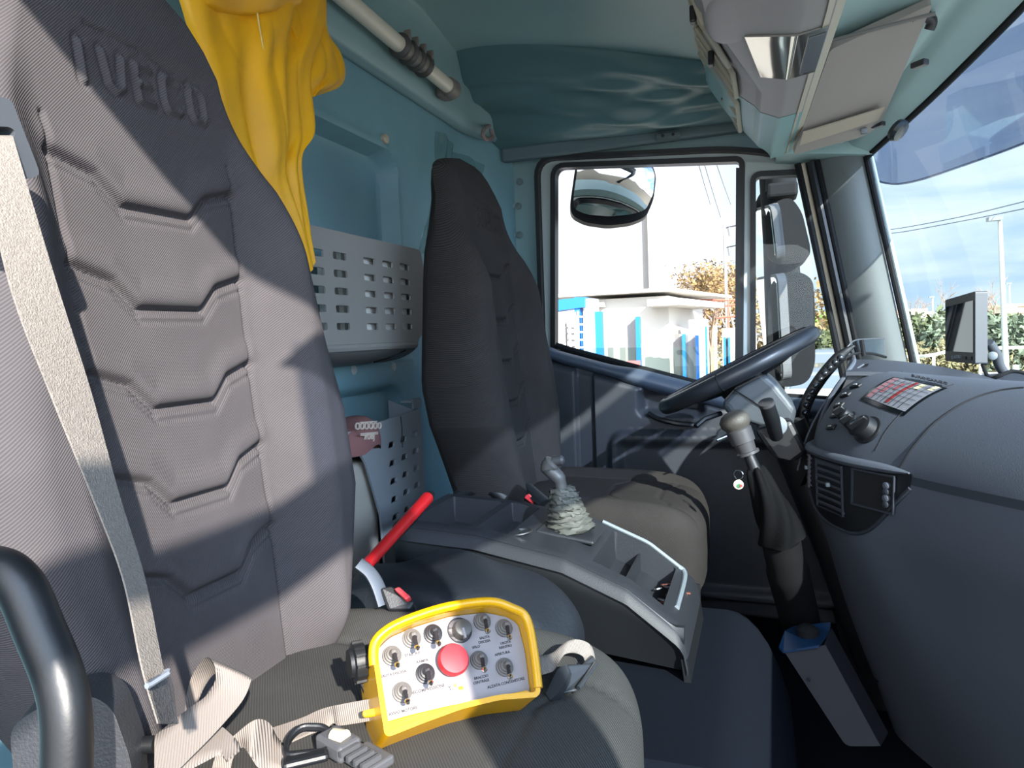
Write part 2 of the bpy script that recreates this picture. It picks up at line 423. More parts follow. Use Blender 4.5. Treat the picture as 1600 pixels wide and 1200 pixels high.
# upper band of the rear wall, swept from door to door
BP = [(-0.852, 0.628), (-0.838, 0.622), (-0.815, 0.628), (-0.806, 0.645), (-0.80, 0.70), (-0.80, 0.76), (-0.795, 0.80), (-0.78, 0.822), (-0.76, 0.825)]
def band(u, v):
    y = -0.1+2.36*u; t = v*(len(BP)-1); i = min(int(t), len(BP)-2); f = t-i
    x = BP[i][0]*(1-f)+BP[i+1][0]*f; z = BP[i][1]*(1-f)+BP[i+1][1]*f
    x += 0.10*sstep(y, 1.95, 2.26)**2
    return A(x, y, z)
struct('trim_1', grid(band, 60, 24), teal, auto=60)
def ceil_z(x, y):
    z = 0.825-0.205*sstep(x, -0.8, 0.25)*1.0
    z -= 0.03*sstep(y, 1.5, 2.2)
    return z
def ceilf(u, v):
    x = -0.80+1.12*u; y = -0.1+2.05*v
    return A(x, y, ceil_z(x, y)+0.004*math.sin(y*9)*math.sin(x*7))
struct('ceiling', grid(ceilf, 50, 60), teal_cloth)
struct('roof_shell', box((-0.2, 1.08, 0.93), (1.45, 2.5, 0.06)), white_p)
# the loose headliner cloth hanging in folds above the driver's door
def sag(u, v):
    x = -0.80+0.86*u
    y = 1.86+0.33*v
    z0 = ceil_z(x, 1.86)-0.002
    z1 = 0.60-0.01*u
    z = lerp(z0, z1, v**1.15)
    w = math.sin(v*math.pi)**0.8
    fold = math.sin(9*v+3.2*math.sin(2.4*u+0.6)+2*u)*0.016+math.sin(21*v-7*u+2*math.sin(5*u))*0.007+math.sin(37*v+11*u)*0.003
    return A(x, y-0.025*w*math.sin(math.pi*u)+fold*w*0.7, z-0.045*w*math.sin(math.pi*min(1, u*1.1))+fold*w)
struct('trim_2', thick(grid(sag, 90, 60), (0.004, 0.004, 0.01)), mat('headliner_cloth', '55767b', 0.42, bump=0.05, bscale=60))
# side wall round the driver's door
YD = 2.2
def yq(px, py, y=YD): return PY(px, py, y)
door_out = roundpoly([A(-0.655, YD, 0.556), A(-0.05, YD, 0.512), A(0.145, YD, 0.455), A(0.285, YD, -0.21), A(0.30, YD, -0.86), A(-0.50, YD, -0.86), A(-0.66, YD, -0.45)], [0.05, 0.3, 0.05, 0.1, 0.04, 0.1, 0.1])
wall_out = [A(-0.9, YD+0.03, 0.70), A(0.22, YD+0.03, 0.62), A(0.27, YD+0.03, 0.44), A(0.378, YD+0.03, -0.13), A(0.40, YD+0.03, -0.95), A(-0.9, YD+0.03, -0.95)]
hole = [p+A(0, 0.03, 0) for p in offs(door_out, 0.012, A(0, 1, 0))]
struct('wall_left', holed(wall_out, [hole], (0, 0.06, 0)), teal, smooth=False)
struct('trim_3', ring([p+A(0, -0.012, 0) for p in offs(door_out, 0.004, A(0, 1, 0))], 0.013, A(0, 1, 0), (0, 0.05, 0)), black, smooth=False)
# pale edge of the body behind the door
struct('trim_4', ring([p+A(0, 0.012, 0) for p in offs(door_out, -0.018, A(0, 1, 0))], 0.020, A(0, 1, 0), (0, 0.03, 0)), paint, smooth=False)
# grey rail above the door with two clips
rl = thing('header_rail', 'dark grey plastic rail with moulded clips under the sagging headliner', 'rail', (-0.3, 2.17, 0.56))
mk('rail', box((-0.30, 2.185, 0.585), (0.95, 0.03, 0.045)), mat('rail_teal', '5d7076', 0.5), rl, bevel=0.008, smooth=False)
for px in (922, 1044):
    p = PY(px, 212, 2.16)
    c_ = mk('clip', box(p, (0.075, 0.016, 0.02)), mat('clip_grey', '56666b', 0.5), rl, bevel=0.005)
    for s in (-0.015, 0.015): mk('clip_hole', lathe(p+A(s, -0.007, 0), (0, -1, 0), [(0, 0.005), (0.003, 0.0045)], 10), black, c_)

# --- B pillar plugs
for i, (px, py) in enumerate([(812, 284), (810, 322), (812, 367), (800, 322), (801, 367)]):
    p = PY(px, py, 2.226)
    mk('plug', lathe(p, (0, -1, 0), [(0, 0.011), (0.003, 0.011), (0.005, 0.008)], 16), mat('plug_grey', '6d7c80', 0.5) if i < 3 else teal, None,
       label=['topmost round grey plug on the pillar between driver headrest and door', 'right plug of the middle pair on the pillar beside the driver headrest', 'right plug of the lowest pair on the pillar beside the driver headrest', 'left teal plug of the middle pair on the pillar beside the driver headrest', 'left teal plug of the lowest pair on the pillar beside the driver headrest'][i], cat='plug', group='pillar plugs behind the driver seat')
for i, (px, py, lb) in enumerate([(603, 217, 'round cream plug above the recess in the teal rear wall'), (552, 578, 'left round grey plug under the upper storage tray'), (614, 573, 'right round grey plug under the upper storage tray')]):
    p = PX(px, py, XR+0.008)
    mk('plug', lathe(p, (1, 0, 0), [(-0.01, 0.012), (0.001, 0.012), (0.004, 0.009)], 20), mat('plug_cream', 'b3aa98' if i == 0 else 'a9b0b0', 0.5), None, label=lb, cat='plug')

# --- floor and tunnel
struct('floor', box((-0.1, 1.08, -0.90), (1.7, 2.5, 0.06)), carpet, smooth=False)
def tun(u, v):
    x = -0.84+0.90*u
    y = 0.80+0.60*v
    e_ = min(1, max(0, (u-0.86)/0.14)); ez = 1-math.sqrt(1-min(1, e_)**2)
    s = abs(v-0.5)*2; es = max(0, (s-0.86)/0.14); sz = 1-math.sqrt(max(0, 1-es**2))
    return A(x, y, -0.53-0.33*min(1, ez+sz))
struct('trim_5', grid(tun, 50, 40), carpet)
struct('trim_6', box((-0.55, 1.08, -0.72), (0.60, 2.3, 0.3)), mat('dark_base', '14171b', 0.7), smooth=False, bevel=0.01)

# --- right side of the cab behind the eye: rear pillar, sill, front pillar, roof edge
YP = -0.06
struct('wall_right', prism([A(-0.95, YP, -0.9), A(-0.60, YP, -0.9), A(-0.60, YP, 0.72), A(-0.95, YP, 0.72)], (0, -0.06, 0)), teal, smooth=False)
struct('trim_7', prism([A(-0.95, YP, 0.715), A(0.24, YP, 0.715), A(0.30, YP, 0.8), A(-0.95, YP, 0.9)], (0, -0.06, 0)), teal, smooth=False)
struct('trim_8', prism([A(0.345, YP, 0.72), A(0.40, YP, 0.72), A(0.48, YP, -0.15), A(0.48, YP, -0.95), A(0.41, YP, -0.95), A(0.41, YP, -0.15)], (0, -0.06, 0)), pillar_m, smooth=False)
struct('trim_9', box((-0.15, YP, -0.9), (1.0, 0.1, 0.08)), black, smooth=False)

# ================================================================== WINDSHIELD, PILLAR, HEADER
WB = [A(0.385, 2.12, -0.135), A(0.50, 1.85, -0.15), A(0.64, 1.5, -0.16), A(0.70, 1.05, -0.16), A(0.64, 0.55, -0.16), A(0.50, 0.2, -0.15), A(0.385, -0.02, -0.135)]
WT = [A(0.272, 2.12, 0.44), A(0.375, 1.85, 0.505), A(0.47, 1.55, 0.575), A(0.52, 1.05, 0.60), A(0.47, 0.55, 0.575), A(0.375, 0.2, 0.505), A(0.272, -0.02, 0.44)]
wb = spl(WB, 10); wt = spl(WT, 10)
def wsh(u, v):
    i = u*(len(wb)-1); k = min(int(i), len(wb)-2); f = i-k
    a = wb[k]*(1-f)+wb[k+1]*f; b = wt[k]*(1-f)+wt[k+1]*f
    return a*(1-v)+b*v+A(0.012, 0, 0)*math.sin(math.pi*v)
struct('window_1', grid(wsh, 60, 12), wind)
struct('trim_10', tube([p+A(0.004, 0, 0.004) for p in wt], 0.011, 8), rubber)
struct('trim_11', tube([p+A(0.004, 0, 0.004) for p in wb], 0.012, 8), rubber)
struct('trim_12', tube([wb[0]*(1-t)+wt[0]*t+A(0.0, -0.012, 0) for t in np.linspace(0, 1, 12)], 0.0075, 8), rubber)
# pale outer edge of the pillar seen through the glass
struct('trim_13', tube([wb[0]*(1-t)+wt[0]*t+A(0.016, 0.005, 0) for t in np.linspace(0, 1, 12)], 0.005, 8), mat('pillar_edge', 'b0c0c0', 0.4))
# front pillar lining (broad grey plastic)
pil = [PY(1279, 262, 2.13), PY(1349, 240, 2.10), PY(1424, 584, 2.10), PY(1400, 640, 2.12), PY(1338, 640, 2.15), PY(1330, 560, 2.15)]
def pilf(u, v):
    z0 = lerp(-0.30, 0.452, v); tl = (0.452-z0)/0.60
    xl = 0.152+0.112*tl; xr = 0.264+0.113*tl
    x = lerp(xl, xr, u); y = 2.165-0.055*math.sin(min(1, u*1.25)*math.pi/2)+0.012*max(0, u-0.8)*5*0
    return A(x, y, z0)
struct('trim_14', thick(grid(pilf, 16, 20), (0, 0.03, 0)), pillar_m)
pr = thing('pillar_seal', 'ribbed black rubber seal strips along the front door edge', 'door seal', (0.2, 2.17, -0.2))
for k, (dx, w, m_, yy) in enumerate([(-0.045, 0.009, rubber, 2.165), (-0.030, 0.008, cream, 2.172), (-0.012, 0.014, black, 2.158), (0.004, 0.008, rubber, 2.150)]):
    P = [A(lerp(0.152, 0.282, t)+dx, yy, lerp(0.452, -0.25, t)) for t in np.linspace(0, 1, 14)]
    mk('seal_strip', tube(P, w, 8), m_, pr)
struct('trim_19', prism([A(0.05, 2.11, 0.475), A(0.285, 2.09, 0.440), A(0.30, 2.27, 0.425), A(0.05, 2.27, 0.465)], (0, 0, 0.05)), teal_light, smooth=False)
# teal header between overhead console and windshield
hx = spl([A(0.10, 2.14, 0.47), A(0.12, 1.85, 0.53), A(0.14, 1.55, 0.60), A(0.15, 1.05, 0.615), A(0.14, 0.55, 0.60), A(0.12, 0.2, 0.53), A(0.10, -0.02, 0.47)], 10)
def hdr(u, v):
    i = u*(len(wt)-1); k = min(int(i), len(wt)-2); f = i-k
    a = hx[k]*(1-f)+hx[k+1]*f; b = wt[k]*(1-f)+wt[k+1]*f+A(-0.006, 0, 0.0)
    g = 0.010*math.exp(-((v-0.70)/0.05)**2)
    return a*(1-v)+b*v+A(0, 0, 0.02*math.sin(math.pi*v)+g)
struct('trim_15', grid(hdr, 60, 30), teal_light)
struct('trim_16', thick(grid(lambda u, v: A(0.16+0.20*v, -0.1+2.36*u, 0.63+0.1*(1-abs(u-0.5)*2)*0.3+0.04), 20, 4), (0, 0, 0.02)), white_p)

# ================================================================== DRIVER'S DOOR
door = thing('door_1', None, None, (-0.2, YD, -0.86), kind='structure')
h1 = roundpoly([yq(867, 262), yq(1155, 252), yq(1152, 613), yq(867, 545)], [0.03, 0.012, 0.01, 0.012])
h2 = roundpoly([yq(1181, 276), yq(1257, 272), yq(1322, 625), yq(1181, 622)], [0.014, 0.03, 0.01, 0.01])
door_in = offs(door_out, -0.008, A(0, 1, 0))
mk('door_skin', holed([p+A(0, 0.012, 0) for p in door_in], [[p+A(0, 0.012, 0) for p in offs(h, 0.014, A(0, 1, 0))] for h in (h1, h2)], (0, 0.035, 0)), paint, door, smooth=False)
for h in (h1, h2):
    mk('window_seal', ring([p+A(0, 0.002, 0) for p in h], 0.016, A(0, 1, 0), (0, 0.04, 0)), black, door, smooth=False)
mk('window_channel', prism([yq(1150, 262), yq(1157, 262), yq(1157, 618), yq(1148, 615)], (0, 0.02, 0)), black_s, door, smooth=False)
# glass : lower pane edge of the half lowered main window shows as a line
g1 = [p+A(0, 0.025, 0) for p in (yq(862, 545), yq(1157, 541), yq(1157, 640), yq(862, 560))]
mk('window_2', prism([A(-0.61, YD+0.025, -0.043), A(-0.045, YD+0.025, -0.055), A(-0.045, YD+0.025, -0.30), A(-0.61, YD+0.025, -0.20)], (0, 0.004, 0)), glass_h, None, kind='structure', smooth=False)
mk('window_3', prism([p+A(0, 0.03, 0) for p in h2], (0, 0.003, 0)), clear, None, kind='structure', smooth=False)
# inner trim panel below the belt line
def belt(x): return interp(x, [-0.64, -0.60, -0.35, -0.07, 0.3], [-0.045, -0.062, -0.135, -0.215, -0.245])
def dpanel(u, v):
    x = lerp(-0.628, 0.27, u)
    zt = belt(x)
    z = lerp(zt, -0.84, v)
    d = 0.055*sstep(v, 0, 0.06)+0.02
    # raised spine near the hinge-side seam, map pocket
    d -= 0.018*sstep(x, -0.55, -0.54)*sstep(x, -0.485, -0.495)
    pk = -rrect(np.array(x), np.array(z), -0.44, 0.22, -0.80, -0.30, 0.05)
    d += 0.030*float(sstep(pk, -0.008, 0.012))-0.018*float(sstep(pk, 0.02, 0.05))
    hp = -rrect(np.array(x), np.array(z), -0.36, -0.15, -0.262, -0.165, 0.03)
    d -= 0.045*float(sstep(hp, 0.0, 0.03))
    return A(x, YD-d, z)
mk('door_panel', grid(dpanel, 180, 110), door_m, door)
def capf(u, v):
    x = lerp(-0.632, 0.27, u); q = v*math.pi*0.95
    w = 0.020+0.010*sstep(x, -0.45, -0.33)
    return A(x, YD-0.045-0.035*math.sin(q), belt(x)-0.006+w*math.cos(q))
mk('belt_cap', grid(capf, 60, 16), cap_m, door)
mk('belt_seal', tube([A(x_, YD-0.012, belt(x_)+0.022) for x_ in np.linspace(-0.62, 0.25, 20)], 0.010, 8), rubber, door)
mk('door_post', prism([A(-0.648, YD-0.05, -0.045), A(-0.60, YD-0.05, -0.055), A(-0.50, YD-0.05, -0.62), A(-0.54, YD-0.05, -0.62), A(-0.652, YD-0.05, -0.30)], (0, 0.05, 0)), door_m, door, smooth=False, bevel=0.01)
hd = mk('door_handle', tube(spl([PY(1014, 646, 2.13), PY(1030, 655, 2.11), PY(1060, 662, 2.105), PY(1088, 664, 2.12)], 6), 0.008, 8), black_s, door)
mk('rivet', lathe(PY(772+85, 602, 2.14), (0, -1, 0), [(0, 0.008), (0.004, 0.007)], 12), black, door)

# ================================================================== SEATS
WX = [-0.37, -0.32, -0.25, -0.17, -0.08, 0.02, 0.10, 0.18, 0.235, 0.28, 0.33, 0.36, 0.378, 0.386]
WW = [0.145, 0.160, 0.190, 0.224, 0.226, 0.205, 0.192, 0.180, 0.155, 0.138, 0.130, 0.116, 0.092, 0.050]
def seat_w(z): return interp(z, WX, WW)
def seat_x(z): return interp(z, [-0.37, -0.2, 0.0, 0.17, 0.30, 0.386], [-0.49, -0.51, -0.535, -0.55, -0.565, -0.60])
def seat_T(z): return interp(z, [-0.37, -0.1, 0.15, 0.30, 0.37, 0.386], [0.13, 0.14, 0.115, 0.09, 0.065, 0.03])
GR = [0.169, 0.075, -0.018, -0.107, -0.195]
def seg_d(Y, Z, P):
    d = np.full(Y.shape, 9.0)
    for a, b in zip(P[:-1], P[1:]):
        ax_, ay = a; bx, by = b; dx, dy = bx-ax_, by-ay; t = np.clip(((Y-ax_)*dx+(Z-ay)*dy)/(dx*dx+dy*dy), 0, 1)
        d = np.minimum(d, np.hypot(Y-ax_-t*dx, Z-ay-t*dy))
    return d
def inner(z): return interp(z, [-0.37, -0.2, 0.17, 0.24, 0.386], [0.082, 0.090, 0.107, 0.108, 0.108])
LET = {'I': [[(0, 0), (0, 1)]], 'V': [[(-.45, 1), (-.3, .15), (0, 0), (.3, .15), (.45, 1)]], 'E': [[(.35, 0), (-.35, 0), (-.35, 1), (.35, 1)], [(-.35, .5), (.25, .5)]],
       'C': [[(.4, .1), (.2, 0), (-.3, 0), (-.42, .2), (-.42, .8), (-.3, 1), (.2, 1), (.4, .9)]], 'O': [[(-.4, .2), (-.25, 0), (.25, 0), (.4, .2), (.4, .8), (.25, 1), (-.25, 1), (-.4, .8), (-.4, .2)]]}
def backrest_mesh():
    us = np.concatenate([np.linspace(-1, -0.9, 10, endpoint=False), np.linspace(-0.9, 0.9, 190), np.linspace(0.9, 1, 11)[1:]])
    zs = np.concatenate([np.linspace(-0.37, 0.36, 340), np.linspace(0.362, 0.386, 14)])
    NB = 26; nf = len(us); V = np.zeros((len(zs), nf+NB, 3))
    Yg = np.array([[u*seat_w(z) for u in us] for z in zs]); Zg = np.repeat(zs[:, None], nf, 1)
    grv = np.zeros_like(Yg)
    for g in GR:
        w = inner(g)
        P = [(-w, g), (-w*0.62, g-0.012), (-w*0.38, g-0.036), (w*0.38, g-0.036), (w*0.62, g-0.012), (w, g)]
        d = seg_d(Yg, Zg, P); grv -= 0.0085*np.exp(-(d/0.0042)**2); d2 = seg_d(Yg, Zg+0.011, P); grv -= 0.0025*np.exp(-(d2/0.0022)**2)
        grv += 0.0035*np.exp(-(seg_d(Yg, Zg-0.014, P)/0.012)**2)
    for s in (-1, 1):
        P = [(s*inner(z), z) for z in np.linspace(-0.36, 0.20, 12)]
        d = seg_d(Yg, Zg, P); grv -= 0.0045*np.exp(-(d/0.0022)**2)
    d = seg_d(Yg, Zg, [(-0.05, 0.296), (0.02, 0.292), (0.075, 0.275)]); grv -= 0.003*np.exp(-(d/0.002)**2)
    P = [(-0.10, 0.335), (-0.085, 0.325), (0.085, 0.325), (0.10, 0.335)]
    for k, ch in enumerate('IVECO'):
        for st in LET[ch]:
            P = [(-0.060+k*0.034+a*0.024, 0.242+b*0.034) for a, b in st]
            d = seg_d(Yg, Zg, P); grv += 0.0035*np.exp(-(d/0.0026)**2)-0.0018*np.exp(-((d-0.0055)/0.002)**2)
    for j, z in enumerate(zs):
        w = seat_w(z); xc = seat_x(z); T = seat_T(z)
        bol = 0.05*float(sstep(z, 0.27, 0.10))*float(sstep(z, -0.40, -0.30))
        for i, u in enumerate(us):
            a = abs(u); wi = inner(z)/w
            b = bol*float(sstep(a, wi, min(0.93, wi+0.30)))
            k = max(0, (a-0.80)/0.20); R = min(0.06, T*0.55)
            V[j, i] = (xc+b+grv[j, i]-R*(1-math.sqrt(max(0, 1-k*k))), u*w, z)
        for i in range(NB):
            q = i/(NB-1); u = 1-2*q; k = abs(u)**5
            xf = V[j, nf-1 if q < 0.5 else 0, 0]
            V[j, nf+i] = (min(xc-T+0.05*k, xf-0.004), u*w*1.0, z)
    n = nf+NB; F = [(j*n+i, j*n+(i+1) % n, (j+1)*n+(i+1) % n, (j+1)*n+i) for j in range(len(zs)-1) for i in range(n)]
    F.append(tuple(range(n))[::-1]); F.append(tuple((len(zs)-1)*n+i for i in range(n)))
    return V.reshape(-1, 3), F
BV, BF = backrest_mesh()
def cush_top(a, b):
    z = -0.352+0.02*float(sstep(abs(b), 0.5, 0.85))+0.012*(1-a*a)+0.01*(a < 0)*(-a)
    w = 0.55
    for g in (0.15, 0.6):
        z -= 0.004*math.exp(-((a-g-0.10*float(sstep(abs(b), 0.25, 0.45)))/0.012)**2)*(abs(b) < w)
    z -= 0.005*math.exp(-((abs(b)-w)/0.015)**2)
    return z
def make_seat(cy, label, outer, name, fab=None):
    """outer = -1: belt on the low-y side (passenger), +1: on the high-y side (driver)"""
    t = thing(name, label, 'seat', (-0.35, cy, -0.86), 'truck seats')
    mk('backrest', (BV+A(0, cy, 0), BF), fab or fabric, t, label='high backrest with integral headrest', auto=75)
    mk('cushion', pillow((-0.345, cy+(0.05 if outer > 0 else 0), 0), 0.235, 0.19 if outer > 0 else 0.235, cush_top, 0.06, -0.10, nr=60, na=220, n=4.2, k=9), fabric_c_shaded if fab else fabric_c, t, auto=75)
    mk('seat_base', box((-0.36, cy, -0.66), (0.40, 0.36, 0.40)), rubber, t, bevel=0.02, smooth=False)
    if outer < 0: mk('side_shield', prism([A(-0.52, cy-0.21, -0.47), A(-0.16, cy-0.21, -0.50), A(-0.14, cy-0.21, -0.60), A(-0.52, cy-0.21, -0.60)], (0, 0.02, 0)), black, t, bevel=0.008, smooth=False)
    return t
seatN = make_seat(0.54, 'passenger seat in ribbed grey fabric with curved seams, the nearer large seat', -1, 'truck_chair')
seatD = make_seat(1.46, 'driver seat in ribbed grey fabric, coloured darker for shade, behind the steering wheel, farther from us', 1, 'truck_chair', fabric_k)

# passenger belt guide, belt, clear sleeve
gq = [PX(-60, 150, -0.44), PX(8, 152, -0.44), PX(20, 160, -0.44), PX(65, 276, -0.44), PX(33, 280, -0.44), PX(-60, 282, -0.44)]
gd = mk('belt_guide', holed(roundpoly(gq, 0.006), [roundpoly([PX(-40, 196, -0.44), PX(14, 198, -0.44), PX(24, 204, -0.44), PX(18, 228, -0.44), PX(-40, 232, -0.44)], 0.004)], (-0.02, 0.0, 0)),
        mat('guide_grey', '41454b', 0.45), seatN, bevel=0.003, smooth=False)
Lp = [PX(-35, 215, -0.452), PX(-30, 232, -0.432), PX(15, 440, -0.400), PX(78, 610, -0.380), PX(143, 770, -0.360), PX(192, 900, -0.340), PX(222, 1040, -0.300), PX(248, 1130, -0.29)]
Rp = [PX(20, 212, -0.452), PX(27, 236, -0.430), PX(88, 440, -0.402), PX(142, 610, -0.385), PX(186, 770, -0.365), PX(226, 900, -0.345), PX(255, 1040, -0.305), PX(280, 1130, -0.295)]
mk('seat_belt', thick(rails(Lp, Rp, n=10), (-0.0012, 0.0, -0.0006)), belt_m, seatN, label='woven pale seat belt webbing')
sl = [PX(231, 1062, -0.288), PX(262, 1048, -0.288), PX(270, 1070, -0.286), PX(276, 1130, -0.284), PX(250, 1140, -0.282), PX(236, 1090, -0.286)]
mk('belt_sleeve', thick((sl, [(0, 1, 2, 3, 4, 5)]), (0.0012, -0.0006, 0)), glass('clear_sleeve', (0.75, 0.77, 0.8), 0.2, 0.15), seatN, smooth=False)
mk('sleeve_edge', tube([PX(229, 1072, -0.287), PX(234, 1070, -0.287), PX(262, 1052, -0.287), PX(261, 1047, -0.287)], 0.0016, 6), mat('clear_edge', '6a7078', 0.3), seatN)
# buckle at the inner side of the passenger seat
bk = thing('seat_belt_buckle', 'grey seat belt buckle with red release button beside the passenger seat', 'buckle', PD(600, 930, 0.86))
mk('stalk', tube(spl([PD(560, 880, 0.87), PD(578, 895, 0.87), PD(590, 915, 0.865), PD(600, 945, 0.86)], 6), 0.012, 10, flat=(1.3, 0.5)), mat('stalk_grey', '4d5560', 0.5), bk)
bq = [PD(592, 918, 0.855), PD(612, 914, 0.86), PD(648, 940, 0.85), PD(640, 952, 0.845), PD(605, 952, 0.845)]
mk('housing', prism(bq, (0.0, 0.012, -0.022)), black, bk, bevel=0.003, smooth=False)
mk('release_button', prism([PD(615, 919, 0.846), PD(623, 916, 0.85), PD(642, 932, 0.842), PD(634, 937, 0.838)], (0, 0.004, -0.006)), mat('buckle_red', 'cf3b40', 0.4), bk, bevel=0.002, smooth=False)

# driver belt guide and belt
g2 = roundpoly([PY(791, 420, 1.72), PY(801, 424, 1.72), PY(809, 440, 1.72), PY(809, 452, 1.72), PY(798, 460, 1.72), PY(787, 456, 1.72)], 0.006)
mk('belt_guide', prism(g2, (0.012, 0.006, 0)), mat('guide_pale', '8f98a6', 0.4), seatD, bevel=0.002, smooth=False)
mk('guide_slot', tube([PY(794, 437, 1.71), PY(803, 448, 1.71)], 0.006, 8), rubber, seatD)
Lp = [PY(796, 440, 1.712), PY(800, 470, 1.72), PY(812, 530, 1.745), PY(832, 590, 1.775)]
Rp = [PY(806, 448, 1.712), PY(812, 480, 1.722), PY(830, 560, 1.75), PY(850, 620, 1.785)]
mk('seat_belt', thick(rails(Lp, Rp), (0.001, 0.001, 0)), mat('belt_grey', '4a5058', 0.6), seatD)
mk('side_lever', tube([PD(715, 752, 1.55), PD(720, 738, 1.55), PD(712, 722, 1.56)], 0.006, 8), steel, seatD)
mk('hinge_cover', tube(spl([PY(716, 778, 1.31), PY(740, 764, 1.31), PY(768, 764, 1.31), PY(790, 780, 1.31)], 6), 0.016, 10), black_s, seatD)

# dark folded cushion between the seats
mk('folded_blanket', pillow((-0.45, 0.955, 0), 0.20, 0.10, lambda a, b: -0.352+0.012*math.cos(a*3)+0.006*math.sin(7*a+4*b)-0.05*max(0, a)**2*0.6, 0.06, -0.16, nr=30, na=90, n=3.2, k=6),
   mat('navy_cloth', '141920', 0.55, bump=0.4, bscale=120, var=0.2), None, label='dark navy padded cloth bundle between the passenger seat and the centre console', cat='blanket')
# support below it
mk('seat_box', box((-0.45, 0.955, -0.70), (0.36, 0.18, 0.36)), rubber, None, label='black box under the navy padded bundle', cat='box', smooth=False, bevel=0.02)

# ================================================================== GRAB HANDLE AND HOUSING, NEAR SIDE
hp = [PD(-60, 905, 0.42), PD(-10, 890, 0.42), PD(30, 915, 0.415), PD(62, 985, 0.41), PD(92, 1060, 0.405), PD(104, 1130, 0.40), PD(104, 1260, 0.395), PD(104, 1400, 0.39)]
mk('grab_bar', tube(spl(hp, 8), 0.0125, 20, flat=(1.0, 1.15)), black_s, None, label='thick black curved grab handle at the lower left corner', cat='handle')
hb = roundpoly([PD(14, 1138, 0.47), PD(60, 1105, 0.47), PD(140, 1085, 0.47), PD(175, 1105, 0.47), PD(205, 1190, 0.47), PD(215, 1300, 0.47), PD(30, 1300, 0.47)], 0.01)
mk('seat_side_housing', prism(hb, (-0.02, 0.03, -0.0)), mat('housing_grey', '2b2d31', 0.5, bump=0.3, bscale=500), None, label='dark grey plastic housing behind the black grab handle', cat='housing', smooth=False, bevel=0.006)
mk('adjuster_lever', tube([PD(215, 1165, 0.50), PD(243, 1163, 0.50)], 0.006, 10), black_s, None, label='short black lever beside the passenger seat cushion', cat='lever')

# ================================================================== STORAGE BOXES ON THE REAR WALL
def slots(P0, ey, ez, ny, nz, dy, dz, w, h, gap=None):
    out = []
    for j in range(nz):
        for i in range(ny):
            g = gap if gap and i >= ny//2 else 0
            c = P0+ey*(i*dy+g)+ez*(j*dz)
            out.append(roundpoly([c-ey*w/2-ez*h/2, c+ey*w/2-ez*h/2, c+ey*w/2+ez*h/2, c-ey*w/2+ez*h/2], min(w, h)*0.35, 3))
    return out
EY, EZ, EX = A(0, 1, 0), A(0, 0, 1), A(1, 0, 0)
tr = thing('storage_tray', 'warm grey slotted storage tray on the teal rear wall, above the lower bin', 'tray', (XR, 1.15, -0.02))
XT = XR+0.13
y0, y1 = 0.62, 1.455
fr = roundpoly([A(XT, y0, 0.205), A(XT, y1, 0.205), A(XT, y1, 0.03), A(XT-0.01, y1-0.05, -0.012), A(XT-0.01, y0, -0.012)], [0.01, 0.015, 0.05, 0.03, 0.01])
fr = [A(XT, p[1], p[2]) for p in fr]
hs = slots(A(XT, 0.975, 0.16), EY, -EZ, 6, 5, 0.073, 0.032, 0.044, 0.013, gap=0.03)
mk('front_panel', holed(fr, hs, (-0.004, 0, 0)), grey_w, tr, smooth=False)
mk('end_panel', holed(roundpoly([A(XT, y1, 0.19), A(XR+0.012, y1+0.012, 0.21), A(XR+0.012, y1+0.012, 0.0), A(XT-0.03, y1, -0.01), A(XT, y1, 0.03)], 0.012), [], (0, 0.004, 0)), grey_w, tr, smooth=False)
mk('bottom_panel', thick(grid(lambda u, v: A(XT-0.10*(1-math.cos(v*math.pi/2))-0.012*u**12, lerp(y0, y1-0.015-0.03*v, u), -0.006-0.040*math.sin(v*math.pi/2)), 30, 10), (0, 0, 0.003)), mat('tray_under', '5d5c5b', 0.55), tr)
mk('latch', tube([A(XT-0.05, 1.30, -0.040), A(XT-0.03, 1.33, -0.032), A(XT-0.01, 1.37, -0.018)], 0.003, 6), chrome, tr)
mk('lip', tube([A(XT-0.002, y, -0.008) for y in np.linspace(y0, y1-0.05, 6)], 0.008, 8), grey_w, tr)
mk('top_flange', prism([A(XT-0.004, y1-0.16, 0.205), A(XT-0.004, y1, 0.205), A(XR+0.01, y1+0.012, 0.212), A(XR+0.01, y1-0.02, 0.212), A(XT-0.02, y1-0.03, 0.207)], (0, 0, -0.003)), grey_w, tr, smooth=False)
for z in (0.165, 0.05):
    mk('fixing', lathe(A(XR+0.03, y1+0.014, z), (0.3, 1, 0), [(0, 0.011), (0.008, 0.009)], 10), black, tr)
# things lying in the tray
mk('document_stack', join(*[box((XR+0.052+0.011*k, 1.29+0.01*(k % 2), 0.085+0.008*(k % 3)), (0.010, 0.24-0.03*(k % 2), 0.17+0.012*(k % 3))) for k in range(6)]), paper, None, label='white bundle of papers inside the slotted grey tray', cat='papers', smooth=False)
mk('glass_jar', lathe((XR+0.07, 1.075, 0.0), (0, 0, 1), [(0, 0.03), (0.06, 0.032), (0.09, 0.025), (0.12, 0.022)], 20), mat('jar_brown', '7c6f60', 0.25), None, label='brownish bottle standing in the tray left of the papers', cat='bottle')

